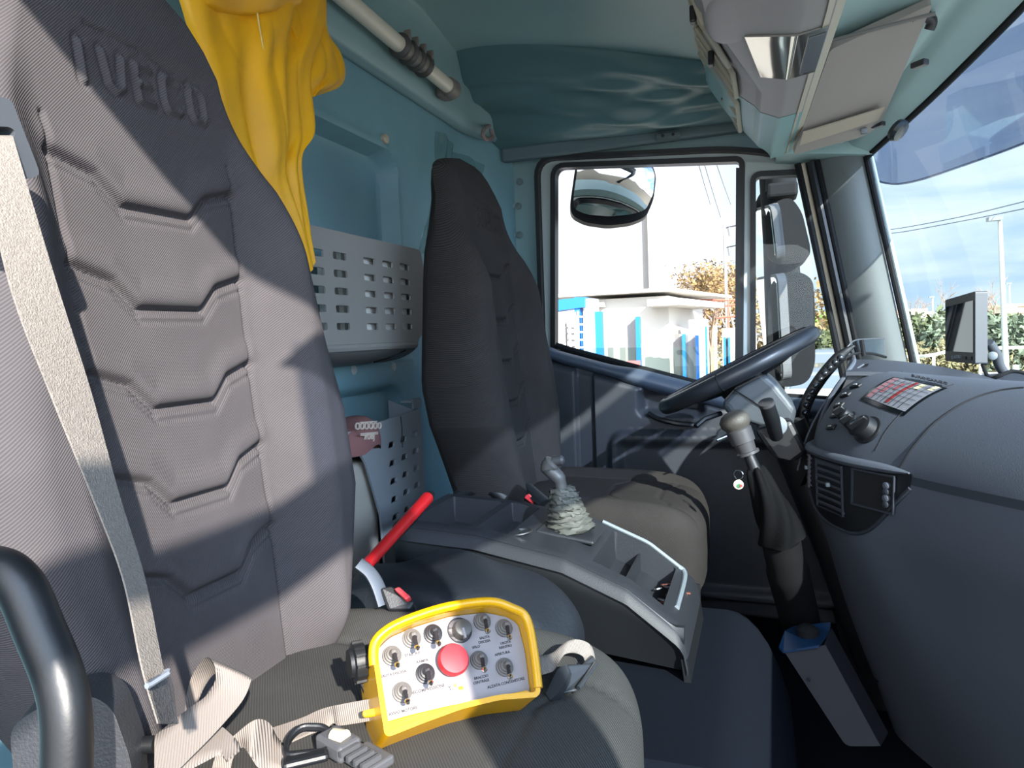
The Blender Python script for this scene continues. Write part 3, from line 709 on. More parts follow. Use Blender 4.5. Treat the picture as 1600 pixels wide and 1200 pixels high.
bn = thing('storage_bin', 'blue-grey slotted storage bin low on the rear wall', 'bin', (XR, 1.3, -0.55))
XB = XR+0.10
y0, y1, zt, zb = 1.08, 1.47, -0.158, -0.62
fr = [A(XB, 1.16, zt-0.012), A(XB, y1-0.008, zt), A(XB, y1, zt-0.01), A(XB, y1, zb), A(XB, 1.285, zb), A(XB, 1.268, -0.36), A(XB, 1.22, -0.24)]
hs = []
for i, yy in enumerate((1.328, 1.382, 1.435)):
    for j in range(6):
        c = A(XB, yy, -0.220-j*0.0395+(0.004*i)); w, h = 0.032, 0.013
        hs.append(roundpoly([c+EY*w/2+EZ*h/2, c-EY*w/2*0.6+EZ*h/2, c-EY*w/2-EZ*h/2, c+EY*w/2*0.8-EZ*h/2], 0.003, 2))
mk('front_panel', holed(fr, hs, (-0.005, 0, 0)), grey, bn, smooth=False)
mk('end_panel', prism([A(XB, y1, zt-0.01), A(XR+0.012, y1+0.008, zt+0.02), A(XR+0.012, y1+0.008, zb), A(XB, y1, zb)], (0, 0.004, 0)), grey, bn, smooth=False)
mk('clip', join(box((XR+0.075, y1+0.004, zt+0.018), (0.03, 0.05, 0.004)), box((XR+0.085, y1+0.012, zt+0.012), (0.004, 0.04, 0.022))), grey, bn, smooth=False)
mk('panel_crack', tube([A(XB+0.001, 1.372, zt-0.006), A(XB+0.001, 1.376, zt-0.03), A(XB+0.001, 1.374, zt-0.075)], 0.0011, 5), ink_k, bn)
mk('back_plate', box((XR+0.02, 1.28, -0.40), (0.01, 0.36, 0.42)), mat('bin_inner', '3d434a', 0.7), bn, smooth=False)
# patterned cloth cap poking out of the bin
cp = thing('cloth_cap', 'brownish pink patterned cloth poking out of the lower bin', 'cloth', (XR+0.08, 1.19, -0.20))
mk('crown', pillow((XR+0.075, 1.215, 0), 0.045, 0.075, lambda a, b: -0.150-0.012*b*b+0.006*math.sin(b*4), 0.045, -0.015, nr=14, na=40, n=2.3, k=3), pinkc, cp)
cc = PX(578, 674, XR+0.122)
for j, (s, dz) in enumerate((('OOOOOO', 0.010), ('xU8J', -0.010))):
    mk('printed_pattern', text(s, cc+A(-0.002, 0, dz), (0.0, 1, -0.12), (0, 0.12, 1), 0.020, 0.003), mat('print_cream%d' % j, 'dcc9bd', 0.8), cp, smooth=False)
mk('printed_pattern', join(*[tube([cc+A(0, -0.035, z), cc+A(0, 0.03, z-0.006)], 0.0012, 5) for z in (0.022, 0.0, -0.003)]), mat('print_line', 'dcc9bd', 0.8), cp)
# white bag behind the bin edge
mk('plastic_bag', pillow((XR+0.055, 1.18, 0), 0.03, 0.13, lambda a, b: -0.24, 0.04, -0.30, nr=12, na=40, n=3), mat('bag_white', 'b9b2a8', 0.5), None, label='off-white bag sliver between the lower bin and the passenger seat', cat='bag')

# red bar
a_ = PD(668, 778, 1.20); b_ = PD(572, 884, 0.98)
rb = thing('warning_stick', 'bright red rod leaning from the passenger seat up to the storage bin', 'rod', b_)
mk('shaft', tube([b_, b_*0.4+a_*0.6, a_], [0.0085, 0.0095, 0.0105], 16), red, rb)
mk('end_cap', lathe(a_, a_-b_, [(-0.004, 0.0105), (0.006, 0.0095), (0.016, 0.007)], 16), rubber, rb)

# ================================================================== CENTRE CONSOLE
con = thing('centre_console', 'black plastic centre console with open trays between the two seats', 'console', (-0.35, 1.2, -0.53))
def con_z(x): return interp(x, [-0.62, -0.45, -0.30, -0.20, -0.13], [-0.312, -0.322, -0.350, -0.392, -0.445])
YC0, YC1 = 1.06, 1.30
def conside(u, v):
    x = lerp(-0.60, -0.115, u); zt = con_z(x)-0.004; zb = interp(x, [-0.60, -0.3, -0.115], [-0.50, -0.50, -0.52])
    q = v
    y = YC0-0.012*math.sin(min(1, q*3)*math.pi/2)+0.02*q
    return A(x, y, lerp(zt, zb, q))
mk('side_panel', thick(grid(conside, 40, 16), (0, 0.01, 0)), black_s, con)
deck_m = mat('console_deck', '232529', 0.52, spec=0.3, bump=0.15, bscale=500)
def deckpt(x, y): return A(x, y, con_z(x))
yi0, yi1 = YC0+0.034, YC1-0.028
TR = [(-0.585, -0.478, 0.05), (-0.462, -0.405, 0.035), (-0.262, -0.150, 0.05)]
xsd = sorted(set(list(np.linspace(-0.605, -0.11, 90))+[v for t_ in TR for v in (t_[0], t_[0]+0.004, t_[1]-0.004, t_[1])]))
ysd = sorted(set(list(np.linspace(YC0-0.012, YC1, 40))+[yi0, yi0+0.004, yi1-0.004, yi1]))
def deckz(x, y):
    z = con_z(x)
    for x0, x1, d in TR:
        m_ = min(x-x0, x1-x, y-yi0, yi1-y)
        z -= d*min(1, max(0, m_/0.004))
    s = max(0, 1-(y-(YC0-0.012))/0.03); z -= 0.024*(1-math.sqrt(max(0, 1-s*s)))
    s = max(0, 1-(YC1-y)/0.008); z -= 0.02*s*s
    if x > -0.135: s = (x+0.135)/0.025; z -= 0.05*(1-math.sqrt(max(0, 1-s*s)))
    return z
V = [A(x_, y_, deckz(x_, y_)) for x_ in xsd for y_ in ysd]; ny_ = len(ysd)
F = [(i*ny_+j, i*ny_+j+1, (i+1)*ny_+j+1, (i+1)*ny_+j) for i in range(len(xsd)-1) for j in range(ny_-1)]
mk('deck', (V, F), deck_m, con, auto=35)
mk('side_wall', thick(grid(lambda u, v: A(lerp(-0.605, -0.11, u), YC1, lerp(con_z(lerp(-0.605, -0.11, u))-0.02, -0.52, v)), 20, 2), (0, -0.006, 0)), black_s, con)
mk('nose', thick(grid(lambda u, v: A(-0.110+0.004*v, lerp(YC0-0.008, YC1, u), lerp(con_z(-0.11)-0.05, -0.53, v)), 4, 4), (-0.01, 0, 0)), black_s, con)
mk('back_wall', thick(grid(lambda u, v: A(-0.603, lerp(YC0, YC1, u), lerp(con_z(-0.6)-0.006, -0.52, v)), 2, 2), (0.006, 0, 0)), black_s, con)
mk('rim', tube([A(x_, YC1-0.014, deckz(x_, YC1-0.02)+0.003) for x_ in np.linspace(-0.285, -0.14, 14)], 0.0035, 8), mat('rim_grey', '6e777d', 0.3), con)
mk('rim', tube(spl([A(-0.146, YC1-0.014, con_z(-0.146)+0.002), A(-0.134, YC1-0.03, con_z(-0.134)+0.002), A(-0.132, YC0+0.06, con_z(-0.132)+0.001)], 5), 0.0045, 8), MATS['rim_grey'], con)
mk('divider', box((-0.215, 1.18, con_z(-0.215)-0.035), (0.004, yi1-yi0, 0.03)), deck_m, con, smooth=False)
mk('cup_ring', lathe(deckpt(-0.39, 1.115)+A(0.0, 0, 0.001), (-0.15, 0, 1), [(0, 0.022), (0.002, 0.022), (0.002, 0.018), (0, 0.018)], 20), steel, con)
keys = thing('key_bunch', 'small bunch of keys lying in the front tray of the centre console', 'keys', deckpt(-0.17, 1.2)+A(0, 0, -0.05))
for k in range(5):
    p = A(-0.175+0.012*(k % 3), 1.17+0.014*k, con_z(-0.17)-0.045+0.004*k)
    mk('key', join(lathe(p, (0.3*math.cos(k), 0.3, 1), [(-0.001, 0.009), (0.001, 0.009)], 12), box(p+A(0.02, 0.01, 0.002), (0.024, 0.004, 0.002))), steel if k % 2 else mat('key_copper%d' % k, 'b0705c', 0.4, metal=0.7), keys, smooth=False)
# handbrake valve with rubber gaiter
hb_ = thing('handbrake_lever', 'short grey lever with crumpled rubber gaiter on the centre console', 'lever', deckpt(-0.31, 1.19))
b0 = deckpt(-0.325, 1.19); top = PY(868, 722, 1.19)
prof = []
for k in range(8):
    t = k/8; r = lerp(0.042, 0.018, t**0.8); prof += [(0.078*t, r), (0.078*t+0.004, r*1.10), (0.078*t+0.008, r*0.92)]
gv, gf = lathe(b0, nrm(top-b0)*A(1, 1, 1)+A(0, 0, 0.3), prof, 28)
gv = [p+A(0.004*math.sin(40*p[2]+7*i % 5), 0.003*math.cos(3*i), 0.0015*math.sin(i*1.7)) for i, p in enumerate(gv)]
mk('gaiter', (gv, gf), mat('gaiter_grey', '4c4d48', 0.7, bump=0.3, bscale=150), hb_, auto=80)
mk('gaiter_base', box(b0+A(0.004, 0, 0.000), (0.105, 0.10, 0.008), (nrm(A(1, 0, -0.14)), A(0, 1, 0), nrm(A(0.14, 0, 1)))), deck_m, hb_, bevel=0.004, smooth=False)
mk('grip', tube(spl([b0+(top-b0)*0.50, b0+(top-b0)*0.75, top+A(-0.012, 0, -0.012), top+A(-0.002, 0, 0.002)], 6), [0.011]*6+[0.013]*6+[0.016]*5+[0.012, 0.008], 14), mat('grip_grey', '454443', 0.45), hb_)
mk('grip_button', lathe(top+A(0.008, 0, 0.003), (1, 0, 0.2), [(-0.012, 0.009), (0.004, 0.009), (0.008, 0.005)], 12), mat('grip_dark', '3a3a3c', 0.4), hb_)
# driver's buckle
db = thing('seat_belt_buckle', 'black seat belt buckle with red button beside the driver seat, behind the gaitered lever', 'buckle', PY(830, 780, 1.36))
mk('housing', tube([PY(822, 762, 1.36), PY(852, 788, 1.33)], 0.014, 8, flat=(1.2, 0.8)), black, db)
mk('release_button', prism([PY(817, 776, 1.33), PY(826, 771, 1.33), PY(840, 784, 1.33), PY(832, 788, 1.33)], (0, 0.01, -0.004)), MATS['buckle_red'], db, bevel=0.002, smooth=False)

# ================================================================== DASHBOARD
dash = thing('dashboard', 'large dark blue-grey moulded dashboard curving round the centre stack', 'dashboard', (0.45, 1.2, -0.86))
Zr = [-0.86, -0.60, -0.44, -0.34, -0.245, -0.18, -0.125, -0.100, -0.115, -0.15]
plan = [(0.125, 1.60), (0.095, 1.50), (0.135, 1.38), (0.212, 1.28), (0.335, 1.12), (0.46, 0.98), (0.52, 0.80), (0.50, 0.45), (0.47, -0.02)]
offx = [0.20, 0.09, 0.035, 0.0, 0.0, 0.032, 0.095, 0.175, 0.26, None]
wsx = [0.56, 0.63, 0.66, 0.69, 0.70, 0.70, 0.70, 0.66, 0.46]
C = []
for k, (x_, y_) in enumerate(plan):
    row = []
    for j, z_ in enumerate(Zr):
        if offx[j] is None: row.append(A(wsx[k], y_+0.06 if k < 2 else y_, -0.155))
        else:
            o_ = offx[j]
            yy = y_
            if k <= 1: yy += [0.10, 0.06, 0.02, 0, 0, 0.03, 0.08, 0.13, 0.18, 0][j]
            if k == 2: yy += [0.06, 0.03, 0.0, 0, 0, 0.01, 0.03, 0.05, 0.08, 0][j]
            row.append(A(x_+o_*(0.95 if k > 1 else 0.8), yy, z_))
    C.append(row)
mk('body', patch(C, 12, 14), dash_m, dash, auto=80)
# surface function of the stack for the fittings
_S = [[np.array(c) for c in r] for r in C]
def cr1(a, b, c, d, t): return 0.5*((2*b)+(c-a)*t+(2*a-5*b+4*c-d)*t*t+(3*b-a-3*c+d)*t**3)
def surf(k, j):
    """k = along plan (0..8), j = up the profile (0..9)"""
    def rowat(i, jj):
        i = max(0, min(len(_S)-1, i)); r = _S[i]; q = min(int(jj), len(r)-2); t = jj-q
        return cr1(r[max(q-1, 0)], r[q], r[q+1], r[min(q+2, len(r)-1)], t)
    i = min(int(k), len(_S)-2); t = k-i
    a, b, c, d = rowat(i-1, j), rowat(i, j), rowat(i+1, j), rowat(i+2, j)
    if i == 0: a = b
    return cr1(a, b, c, d, t)
def snorm(k, j):
    a = surf(min(k+0.03, 7.9), j)-surf(max(k-0.03, 0), j); b = surf(k, min(j+0.03, 8.9))-surf(k, max(j-0.03, 0)); n = nrm(np.cross(a, b))
    if n[0] > 0: n = -n
    return n
def decal(k0, k1, j0, j1, off, nk=14, nj=14, t=0.0012):
    V, F = grid(lambda u, v: surf(lerp(k0, k1, u), lerp(j0, j1, v))+snorm(lerp(k0, k1, u), lerp(j0, j1, v))*off, nk, nj)
    return V, F
def line_on(pts, r=0.0022, off=0.001, n=8):
    P = spl([A(*p) for p in pts], n); return tube([surf(p[0], p[1])+snorm(p[0], p[1])*off for p in P], r, 6)
_KG = [(a, b) for a in np.linspace(0, 4.6, 93) for b in np.linspace(2.3, 8.9, 133)]
_PG = np.array([surf(a, b) for a, b in _KG])
_DG = _PG@f0; _UG = 800+FPX*(_PG@RR)/_DG; _VG = 600-FPX*(_PG@UU)/_DG
def find(px, py):
    """(k, j) where the sight line through a pixel of the photograph meets the dashboard"""
    e_ = np.hypot(_UG-px, _VG-py); ok = np.where(e_ < max(6.0, e_.min()*1.3))[0]
    i = ok[np.argmin(_DG[ok]+0.004*e_[ok])]; kk, jj = _KG[i]; sk = sj = 0.05; d = nrm(ray(px, py))
    for it in range(3):
        bb = None
        for a in np.linspace(kk-sk, kk+sk, 7):
            for b in np.linspace(jj-sj, jj+sj, 7):
                if a < 0 or b < 0 or a > 7.9 or b > 8.95: continue
                q_ = surf(a, b); t = q_@d; e2 = np.linalg.norm(q_-d*t)/t
                if bb is None or e2 < bb[0]: bb = (e2, a, b)
        _, kk, jj = bb; sk *= 0.4; sj *= 0.4
    return kk, jj
groove = mat('groove_dark', '15181d', 0.6)
def trace(pix, r=0.0022, name='seam', m_=groove, off=0.0004):
    pts = spl([surf(*find(*p)) for p in pix], 8)
    return mk(name, tube(pts, r, 6), m_, dash)
trace([(1403, 738), (1420, 708), (1440, 683), (1460, 662), (1485, 643), (1512, 627), (1540, 616), (1570, 609), (1600, 606)], 0.0020)
trace([(1368, 704), (1382, 678), (1400, 655), (1420, 636), (1440, 622), (1465, 609), (1490, 601)], 0.0012)
# finger groove low on the side: flat strip, recess shade in its colour
gk = [find(px, py) for px, py in ((1408, 745), (1470, 760), (1540, 775), (1612, 790))]
gv = []; gfc = []
for (a, b) in gk:
    for dj, of in ((0.05, 0.0005), (-0.02, -0.012), (-0.10, 0.0008)):
        gv.append(surf(a, b+dj)+snorm(a, b)*(0.0012 if of > 0 else 0.0009))
for i in range(len(gk)-1):
    for k in range(2): gfc.append((i*3+k, i*3+k+1, i*3+k+4, i*3+k+3))
mk('finger_groove', (gv, gfc), mat('groove_shade', '2a3038', 0.7), dash)

# warning sticker with coloured columns
def pdecal(quad, off=0.0012, nu=10, nv=8):
    P = [surf(*find(*q))+snorm(*find(*q))*off for q in quad]
    return quad_sheet(P, nu, nv)
def quad_sheet(P, nu=6, nv=6, bulge=0.0, nrmv=None):
    P = [np.asarray(p, float) for p in P]
    return grid(lambda u, v: (P[0]*(1-u)+P[1]*u)*(1-v)+(P[3]*(1-u)+P[2]*u)*v+(0 if nrmv is None else nrmv*bulge*math.sin(math.pi*u)*math.sin(math.pi*v)), nu, nv)
def kq(quad): return [find(*q) for q in quad]
def bil(K, u, v):
    K = [np.array(k) for k in K]; return (K[0]*(1-u)+K[1]*u)*(1-v)+(K[3]*(1-u)+K[2]*u)*v
def sheet(K, u0, u1, v0, v1, off, nu=8, nv=8):
    def f(u, v):
        q = bil(K, lerp(u0, u1, u), lerp(v0, v1, v)); return surf(*q)+snorm(*q)*off
    return grid(f, nu, nv)
KS = kq([(1352, 622), (1414, 645), (1475, 607), (1400, 588)])
st = mk('display_window', sheet(KS, -0.06, 1.05, -0.10, 1.03, 0.0010), mat('display_black', '101317', 0.2), dash)
lab = mk('printed_card', sheet(KS, 0.0, 1.0, 0.02, 0.97, 0.0018), mat('card_grey', '7c7f88', 0.4), dash, label='printed grey card with red and black columns')
for nm, (u0, u1, v0, v1), c_ in [('print_red', (0.02, 0.11, 0.05, 0.95), '96686f'), ('print_red', (0.16, 0.22, 0.3, 0.7), '9a5058'), ('print_red', (0.30, 0.36, 0.5, 0.8), '93464c'), ('print_red', (0.46, 0.54, 0.08, 0.95), '8e2a2a'),
                                 ('print_yellow', (0.60, 0.72, 0.72, 0.94), 'd8d2a8'), ('print_yellow', (0.86, 0.96, 0.78, 0.98), 'd8d2a8')]:
    mk(nm, sheet(KS, u0, u1, v0, v1, 0.0024, 4, 8), mat(nm+c_, c_, 0.5), lab)
for u_ in (0.14, 0.26, 0.38, 0.48, 0.58, 0.70, 0.82):
    mk('print_line', sheet(KS, u_, u_+0.012, 0.04, 0.93, 0.0027, 1, 8), ink_k, lab)
for v_ in (0.2, 0.36, 0.52, 0.68, 0.84):
    mk('print_line', sheet(KS, 0.02, 0.97, v_, v_+0.012, 0.0027, 8, 1), ink_k, lab)
q = find(1450, 600)
mk('raised_lettering', text('EUROCARGO', surf(*find(1452, 596))+snorm(*find(1452, 598))*0.004, surf(*find(1478, 605))-surf(*find(1424, 590)), surf(*find(1452, 588))-surf(*find(1452, 606)), 0.020, 0.003, 0.02), ink_k, dash, smooth=False)
# rotary knobs
for i, (px, py, rr_) in enumerate([(1327, 655, 0.014), (1339, 667, 0.015), (1356, 672, 0.023)]):
    q = find(px, py); p = surf(*q); n_ = snorm(*q)
    kn = mk('rotary_knob', lathe(p, n_, [(-0.002, rr_*1.15), (0.003, rr_*1.15), (0.004, rr_*0.95), (0.020, rr_*0.85), (0.022, rr_*0.7), (0.0225, 0.004)], 28), black, dash)
    mk('knob_grip', join(box(p+n_*0.026, (rr_*1.5, 0.006, 0.012), (nrm(np.cross(n_, A(0.2, 1, 0.3))), nrm(np.cross(n_, np.cross(n_, A(0.2, 1, 0.3)))), n_))), black_s, kn, bevel=0.002)
    mk('knob_mark', join(box(p+n_*0.0325, (rr_*0.9, 0.0025, 0.0015), (nrm(np.cross(n_, A(0.2, 1, 0.3))), nrm(np.cross(n_, np.cross(n_, A(0.2, 1, 0.3)))), n_))), chrome, kn)
for i, (px, py) in enumerate([(1300, 668), (1306, 650), (1312, 634), (1322, 618), (1338, 604)]):
    q = find(px, py); p = surf(*q); n_ = snorm(*q)
    mk('switch', box(p+n_*0.002, (0.012, 0.028, 0.006), (nrm(surf(q[0], q[1]+0.2)-p), nrm(np.cross(n_, surf(q[0], q[1]+0.2)-p)), n_)), black, dash, bevel=0.002)
    mk('switch_mark', box(p+n_*0.006, (0.003, 0.010, 0.0008), (nrm(surf(q[0], q[1]+0.2)-p), nrm(np.cross(n_, surf(q[0], q[1]+0.2)-p)), n_)), mat('mark%d' % i, 'a8acb0', 0.6), dash)
# air vent cluster under the lip
vent_m = mat('vent_black', '14171b', 0.45)
KV = [(0.65, 3.15), (3.05, 3.6), (3.12, 3.98), (0.6, 3.98)]
def ventplate(u, v):
    k = lerp(0.55, 3.15, u); s = abs(2*u-1.0)
    jb = lerp(2.62, 3.75, s**2.6); j = lerp(jb, 4.0, v)
    return surf(k, j)+snorm(k, j)*0.003
vt = mk('vent_housing', grid(ventplate, 40, 12), vent_m, dash)
mk('vent_lip', tube([surf(k, 4.02)+snorm(k, 4.02)*0.004 for k in np.linspace(0.5, 3.12, 30)], [0.011]*24+[0.0105, 0.010, 0.009, 0.0075, 0.005, 0.002], 10, flat=(1, 0.8)), dash_m, dash)
mk('vent_border', tube([surf(lerp(0.55, 3.15, u), lerp(2.62, 3.75, abs(2*u-1)**2.6))+snorm(lerp(0.55, 3.15, u), 3.3)*0.003 for u in np.linspace(0, 1, 40)], 0.0035, 8), dash_d, dash)
def ventbox(ka, kb, ja, jb):
    return [surf(ka, ja)+snorm(ka, ja)*0.006, surf(kb, ja)+snorm(kb, ja)*0.006, surf(kb, jb)+snorm(kb, jb)*0.006, surf(ka, jb)+snorm(ka, jb)*0.006]
for (ka, kb, ja, jb, ns) in ((0.78, 1.15, 3.25, 3.88, 7), (1.45, 2.10, 2.98, 3.88, 7)):
    P = ventbox(ka, kb, ja, jb)
    fr_ = mk('vent_frame', ring(P, 0.003, snorm((ka+kb)/2, 3.5), snorm((ka+kb)/2, 3.5)*0.004), dash_d, dash, smooth=False)
    for i in range(ns):
        t = (i+0.5)/ns; a = P[0]*(1-t)+P[3]*t; b = P[1]*(1-t)+P[2]*t; n_ = snorm((ka+kb)/2, 3.5)
        mk('vent_slat', tube([a, b], 0.0046, 8, flat=(1.7, 0.3), up=nrm(n_+A(0, 0, -0.8))), dash_m, fr_)
    mk('vent_tab', box(P[0]*0.45+P[2]*0.55+snorm(ka, 3.5)*0.006, (0.008, 0.012, 0.008)), MATS['rim_grey'], fr_, bevel=0.002, smooth=False)
P = ventbox(2.35, 2.98, 3.28, 3.88)
pk = mk('pocket', quad_sheet(P, 4, 4), mat('pocket_dark', '0c0e11', 0.8), dash)
mk('pocket_rim', ring(P, 0.004, snorm(2.7, 3.5), snorm(2.7, 3.5)*0.004), dash_d, dash, smooth=False)
for k in range(4):
    mk('plug_socket', lathe(P[1]*0.8+P[2]*0.2+(P[2]-P[1])*k*0.18+(P[0]-P[1])*0.15, snorm(2.7, 3.5), [(0, 0.006), (0.006, 0.006), (0.007, 0.003)], 10), dash_m if k % 2 else dash_d, pk)

# instrument binnacle on the driver's side
def hood(u, v):
    y = lerp(1.60, 2.10, v); q = u
    arch = 0.020*math.sin(math.pi*v)
    P = [(0.13, -0.30), (0.135, -0.22), (0.165, -0.135), (0.215, -0.092), (0.30, -0.080), (0.42, -0.10), (0.52, -0.15)]
    t = q*(len(P)-1); i = min(int(t), len(P)-2); f = t-i
    x = P[i][0]*(1-f)+P[i+1][0]*f; z = P[i][1]*(1-f)+P[i+1][1]*f
    xo = 0.06*sstep(v, 0, 0.5)
    if u < 0.35: return A(lerp(0.175+xo, 0.235+xo*0.5, 1-u/0.35*0+0) if False else x+0.05+xo, y, z)
    return A(x+0.05+xo*(1-u)*0.8, y, z+arch)
def hood2(u, v):
    """top shell of the binnacle: lip over the dials, sloping away to the windshield"""
    y = lerp(1.585, 2.12, v); x = lerp(0.165+0.07*v, 0.50, u)
    z = -0.098+0.022*math.sin(math.pi*min(1, v*1.05))-0.055*u*u-0.04*v*v
    return A(x, y, z)
bnn = thing('instrument_binnacle', 'dark hooded instrument binnacle ahead of the steering wheel', 'instrument panel', (0.3, 1.85, -0.4))
mk('hood', thick(grid(hood2, 20, 24), (0, 0, -0.008)), dash_d, bnn)
mk('hood_side', thick(grid(lambda u, v: A(lerp(0.105, 0.175, v**1.5)+u*0.10*(1-v*0.3), 1.60-0.02*(1-v), lerp(-0.32, -0.098, v)), 8, 16), (0, 0.008, 0)), black, bnn)
mk('lip', tube(spl([A(0.10, 1.60, -0.30), A(0.112, 1.60, -0.22), A(0.135, 1.60, -0.155), A(0.168, 1.60, -0.102), A(0.19, 1.68, -0.085), A(0.21, 1.85, -0.083), A(0.235, 2.05, -0.115)], 8), 0.0045, 8), dash_m, bnn)
mk('dial_panel', grid(lambda u, v: A(0.27-0.08*(1-v), lerp(1.60, 2.14, u), lerp(-0.34, -0.10, v)), 4, 4), mat('dial_black', '0d0f12', 0.3), bnn)
mk('lower_cowl', grid(lambda u, v: A(0.20+0.10*math.sin(v*2.5)-0.02, lerp(1.55, 2.14, u), lerp(-0.80, -0.32, v)), 4, 12), black, bnn)
for yy in (1.73, 1.90):
    mk('dial', lathe((0.235, yy, -0.20), (-1, 0, 0.35), [(0, 0.05), (0.004, 0.05), (0.005, 0.046), (0.002, 0.045)], 28), mat('dial_face%d' % int(yy*100), '20242a', 0.3), bnn)
cres = spl([PY(1350, 569, 1.63), PY(1322, 588, 1.62), PY(1298, 615, 1.61), PY(1276, 650, 1.60), PY(1258, 690, 1.60), PY(1246, 735, 1.60)], 5)
cri = spl([PY(1250, 760, 1.60), PY(1272, 710, 1.60), PY(1290, 665, 1.60), PY(1310, 628, 1.61), PY(1335, 596, 1.62)], 5)
mk('hood_shade', prism(list(cres)+list(cri), (0.012, 0.02, 0)), mat('hood_shade_black', '08090b', 0.7, spec=0.2), bnn, smooth=False)  # black sheet standing in for the shaded instrument recess
mk('hood_edge', tube(cres, 0.002, 8), dash_m, bnn)
# footwell bulkhead
struct('trim_17', box((0.36, 1.85, -0.62), (0.03, 0.62, 0.6)), black, smooth=False)
struct('trim_18', box((0.60, 1.08, -0.55), (0.04, 2.4, 0.8)), white_p, smooth=False)

# ================================================================== STEERING
sw = thing('steering_wheel', 'black leather-rimmed steering wheel tilted towards the driver seat', 'steering wheel', (-0.055, 1.70, -0.105))
cW = A(-0.052, 1.70, -0.098); e1 = nrm(A(0.316, 0, 0.158)); e2 = A(0, 1, 0); nW = nrm(np.cross(e1, e2)); RW = 0.178
if nW[2] < 0: nW = -nW
mk('rim', tube([cW+RW*(e1*math.cos(t)+e2*math.sin(t)) for t in np.linspace(0, 2*math.pi, 72, endpoint=False)], 0.0185, 16, closed=True, up=nW), mat('leather', '24272c', 0.35, bump=0.12, bscale=500), sw)
for a_ in (100, 260):
    t = math.radians(a_)
    mk('rim_seam', tube([cW+(RW+0.0187*math.cos(q))*(e1*math.cos(t)+e2*math.sin(t))+nW*0.0187*math.sin(q) for q in np.linspace(0, 6.28, 20, endpoint=False)], 0.0012, 6, closed=True), rubber, sw)
mk('rim_stitching', tube([cW+(RW-0.004)*(e1*math.cos(t)+e2*math.sin(t))+nW*0.0185 for t in np.linspace(0, 2*math.pi, 72, endpoint=False)], 0.0010, 6, closed=True), rubber, sw)
mk('hub', lathe(cW-nW*0.055, nW, [(0, 0.03), (0.01, 0.055), (0.035, 0.062), (0.048, 0.05), (0.052, 0.01)], 28), black, sw)
for a_ in (20, 160, 200, 340):
    t = math.radians(a_); d_ = e1*math.cos(t)+e2*math.sin(t)
    mk('spoke', tube(spl([cW-nW*0.03+d_*0.05, cW-nW*0.02+d_*0.11, cW+d_*RW], 5), 0.014, 10, flat=(1.4, 0.5), up=nW), black, sw)
col = thing('steering_column', 'grey-lit black steering column shroud under the steering wheel', 'steering column', (0.08, 1.70, -0.4))
dC = nrm(A(0.155, 0, -0.30)*1.0)
mk('shroud', thick(join(prism([PY(1128, 628, 1.60), PY(1150, 604, 1.60), PY(1195, 584, 1.60), PY(1212, 600, 1.60), PY(1246, 640, 1.60), PY(1235, 668, 1.60), PY(1190, 665, 1.60), PY(1140, 650, 1.60)], (0, 0.16, 0))), (0, 0.001, 0)) if False else
   prism([PY(1126, 632, 1.60), PY(1150, 606, 1.60), PY(1195, 584, 1.60), PY(1212, 598, 1.60), PY(1246, 640, 1.60), PY(1238, 672, 1.60), PY(1190, 668, 1.60), PY(1140, 652, 1.60)], (0, 0.17, 0.0)), mat('shroud_grey', '3d4348', 0.42, bump=0.2, bscale=500), col, bevel=0.014, seg=4, smooth=False)
mk('column_tube', tube([A(0.05, 1.70, -0.22), A(0.16, 1.70, -0.52), A(0.26, 1.70, -0.84)], 0.045, 16), black, col)
mk('shroud_seam', tube([PY(1146, 608, 1.597), PY(1190, 636, 1.597), PY(1228, 664, 1.597)], 0.0016, 6), rubber, col)
mk('lower_shroud', prism([PY(1178, 672, 1.55), PY(1236, 655, 1.55), PY(1262, 708, 1.55), PY(1240, 724, 1.55), PY(1208, 716, 1.55)], (0, 0.10, 0)), black, col, bevel=0.01, smooth=False)
mk('ignition_surround', lathe(PY(1214, 665, 1.545), (0, -1, 0.1), [(0, 0.02), (0.006, 0.02), (0.008, 0.012)], 18), MATS['rim_grey'], col)
stk = mk('stalk', tube([PY(1213, 682, 1.49), PY(1206, 655, 1.455), PY(1198, 632, 1.44)], [0.013, 0.015, 0.0145], 18), black_s, col)
mk('stalk_end', lathe(PY(1198, 632, 1.44), PY(1198, 632, 1.44)-PY(1206, 655, 1.455), [(-0.001, 0.0155), (0.006, 0.015), (0.007, 0.010)], 18), MATS['grip_dark'], stk)
mk('stalk_lever', tube([PY(1087, 666, 1.58), PY(1100, 655, 1.60), PY(1126, 646, 1.64)], 0.006, 8), black_s, col)
mk('stalk_tip', tube([PY(1120, 688, 1.50), PY(1137, 681, 1.52)], 0.0022, 6), chrome, col)

# ================================================================== GEAR LEVER
gl = thing('gear_lever', 'black gear lever with worn round knob and leather gaiter beside the dashboard', 'gear lever', PY(1215, 830, 1.40))
kn0 = PY(1149, 660, 1.38); kb = PY(1182, 740, 1.38); ax_ = nrm(kb-kn0)
mk('knob', lathe(kn0-ax_*0.022, ax_, [(0, 0.004), (0.001, 0.012), (0.006, 0.022), (0.015, 0.0285), (0.026, 0.028), (0.034, 0.022), (0.036, 0.021)], 28), mat('knob_worn', '3c3934', 0.6, bump=0.3, bscale=250), gl)
mk('collar', lathe(kn0+ax_*0.012, ax_, [(0, 0.021), (0.003, 0.024), (0.028, 0.0225), (0.029, 0.019), (0.046, 0.017), (0.047, 0.021), (0.052, 0.021), (0.053, 0.013)], 28), MATS['grip_dark'], gl)
mk('shaft', tube([kn0+ax_*0.06, kb+ax_*0.02], [0.010, 0.014], 14), black_s, gl)
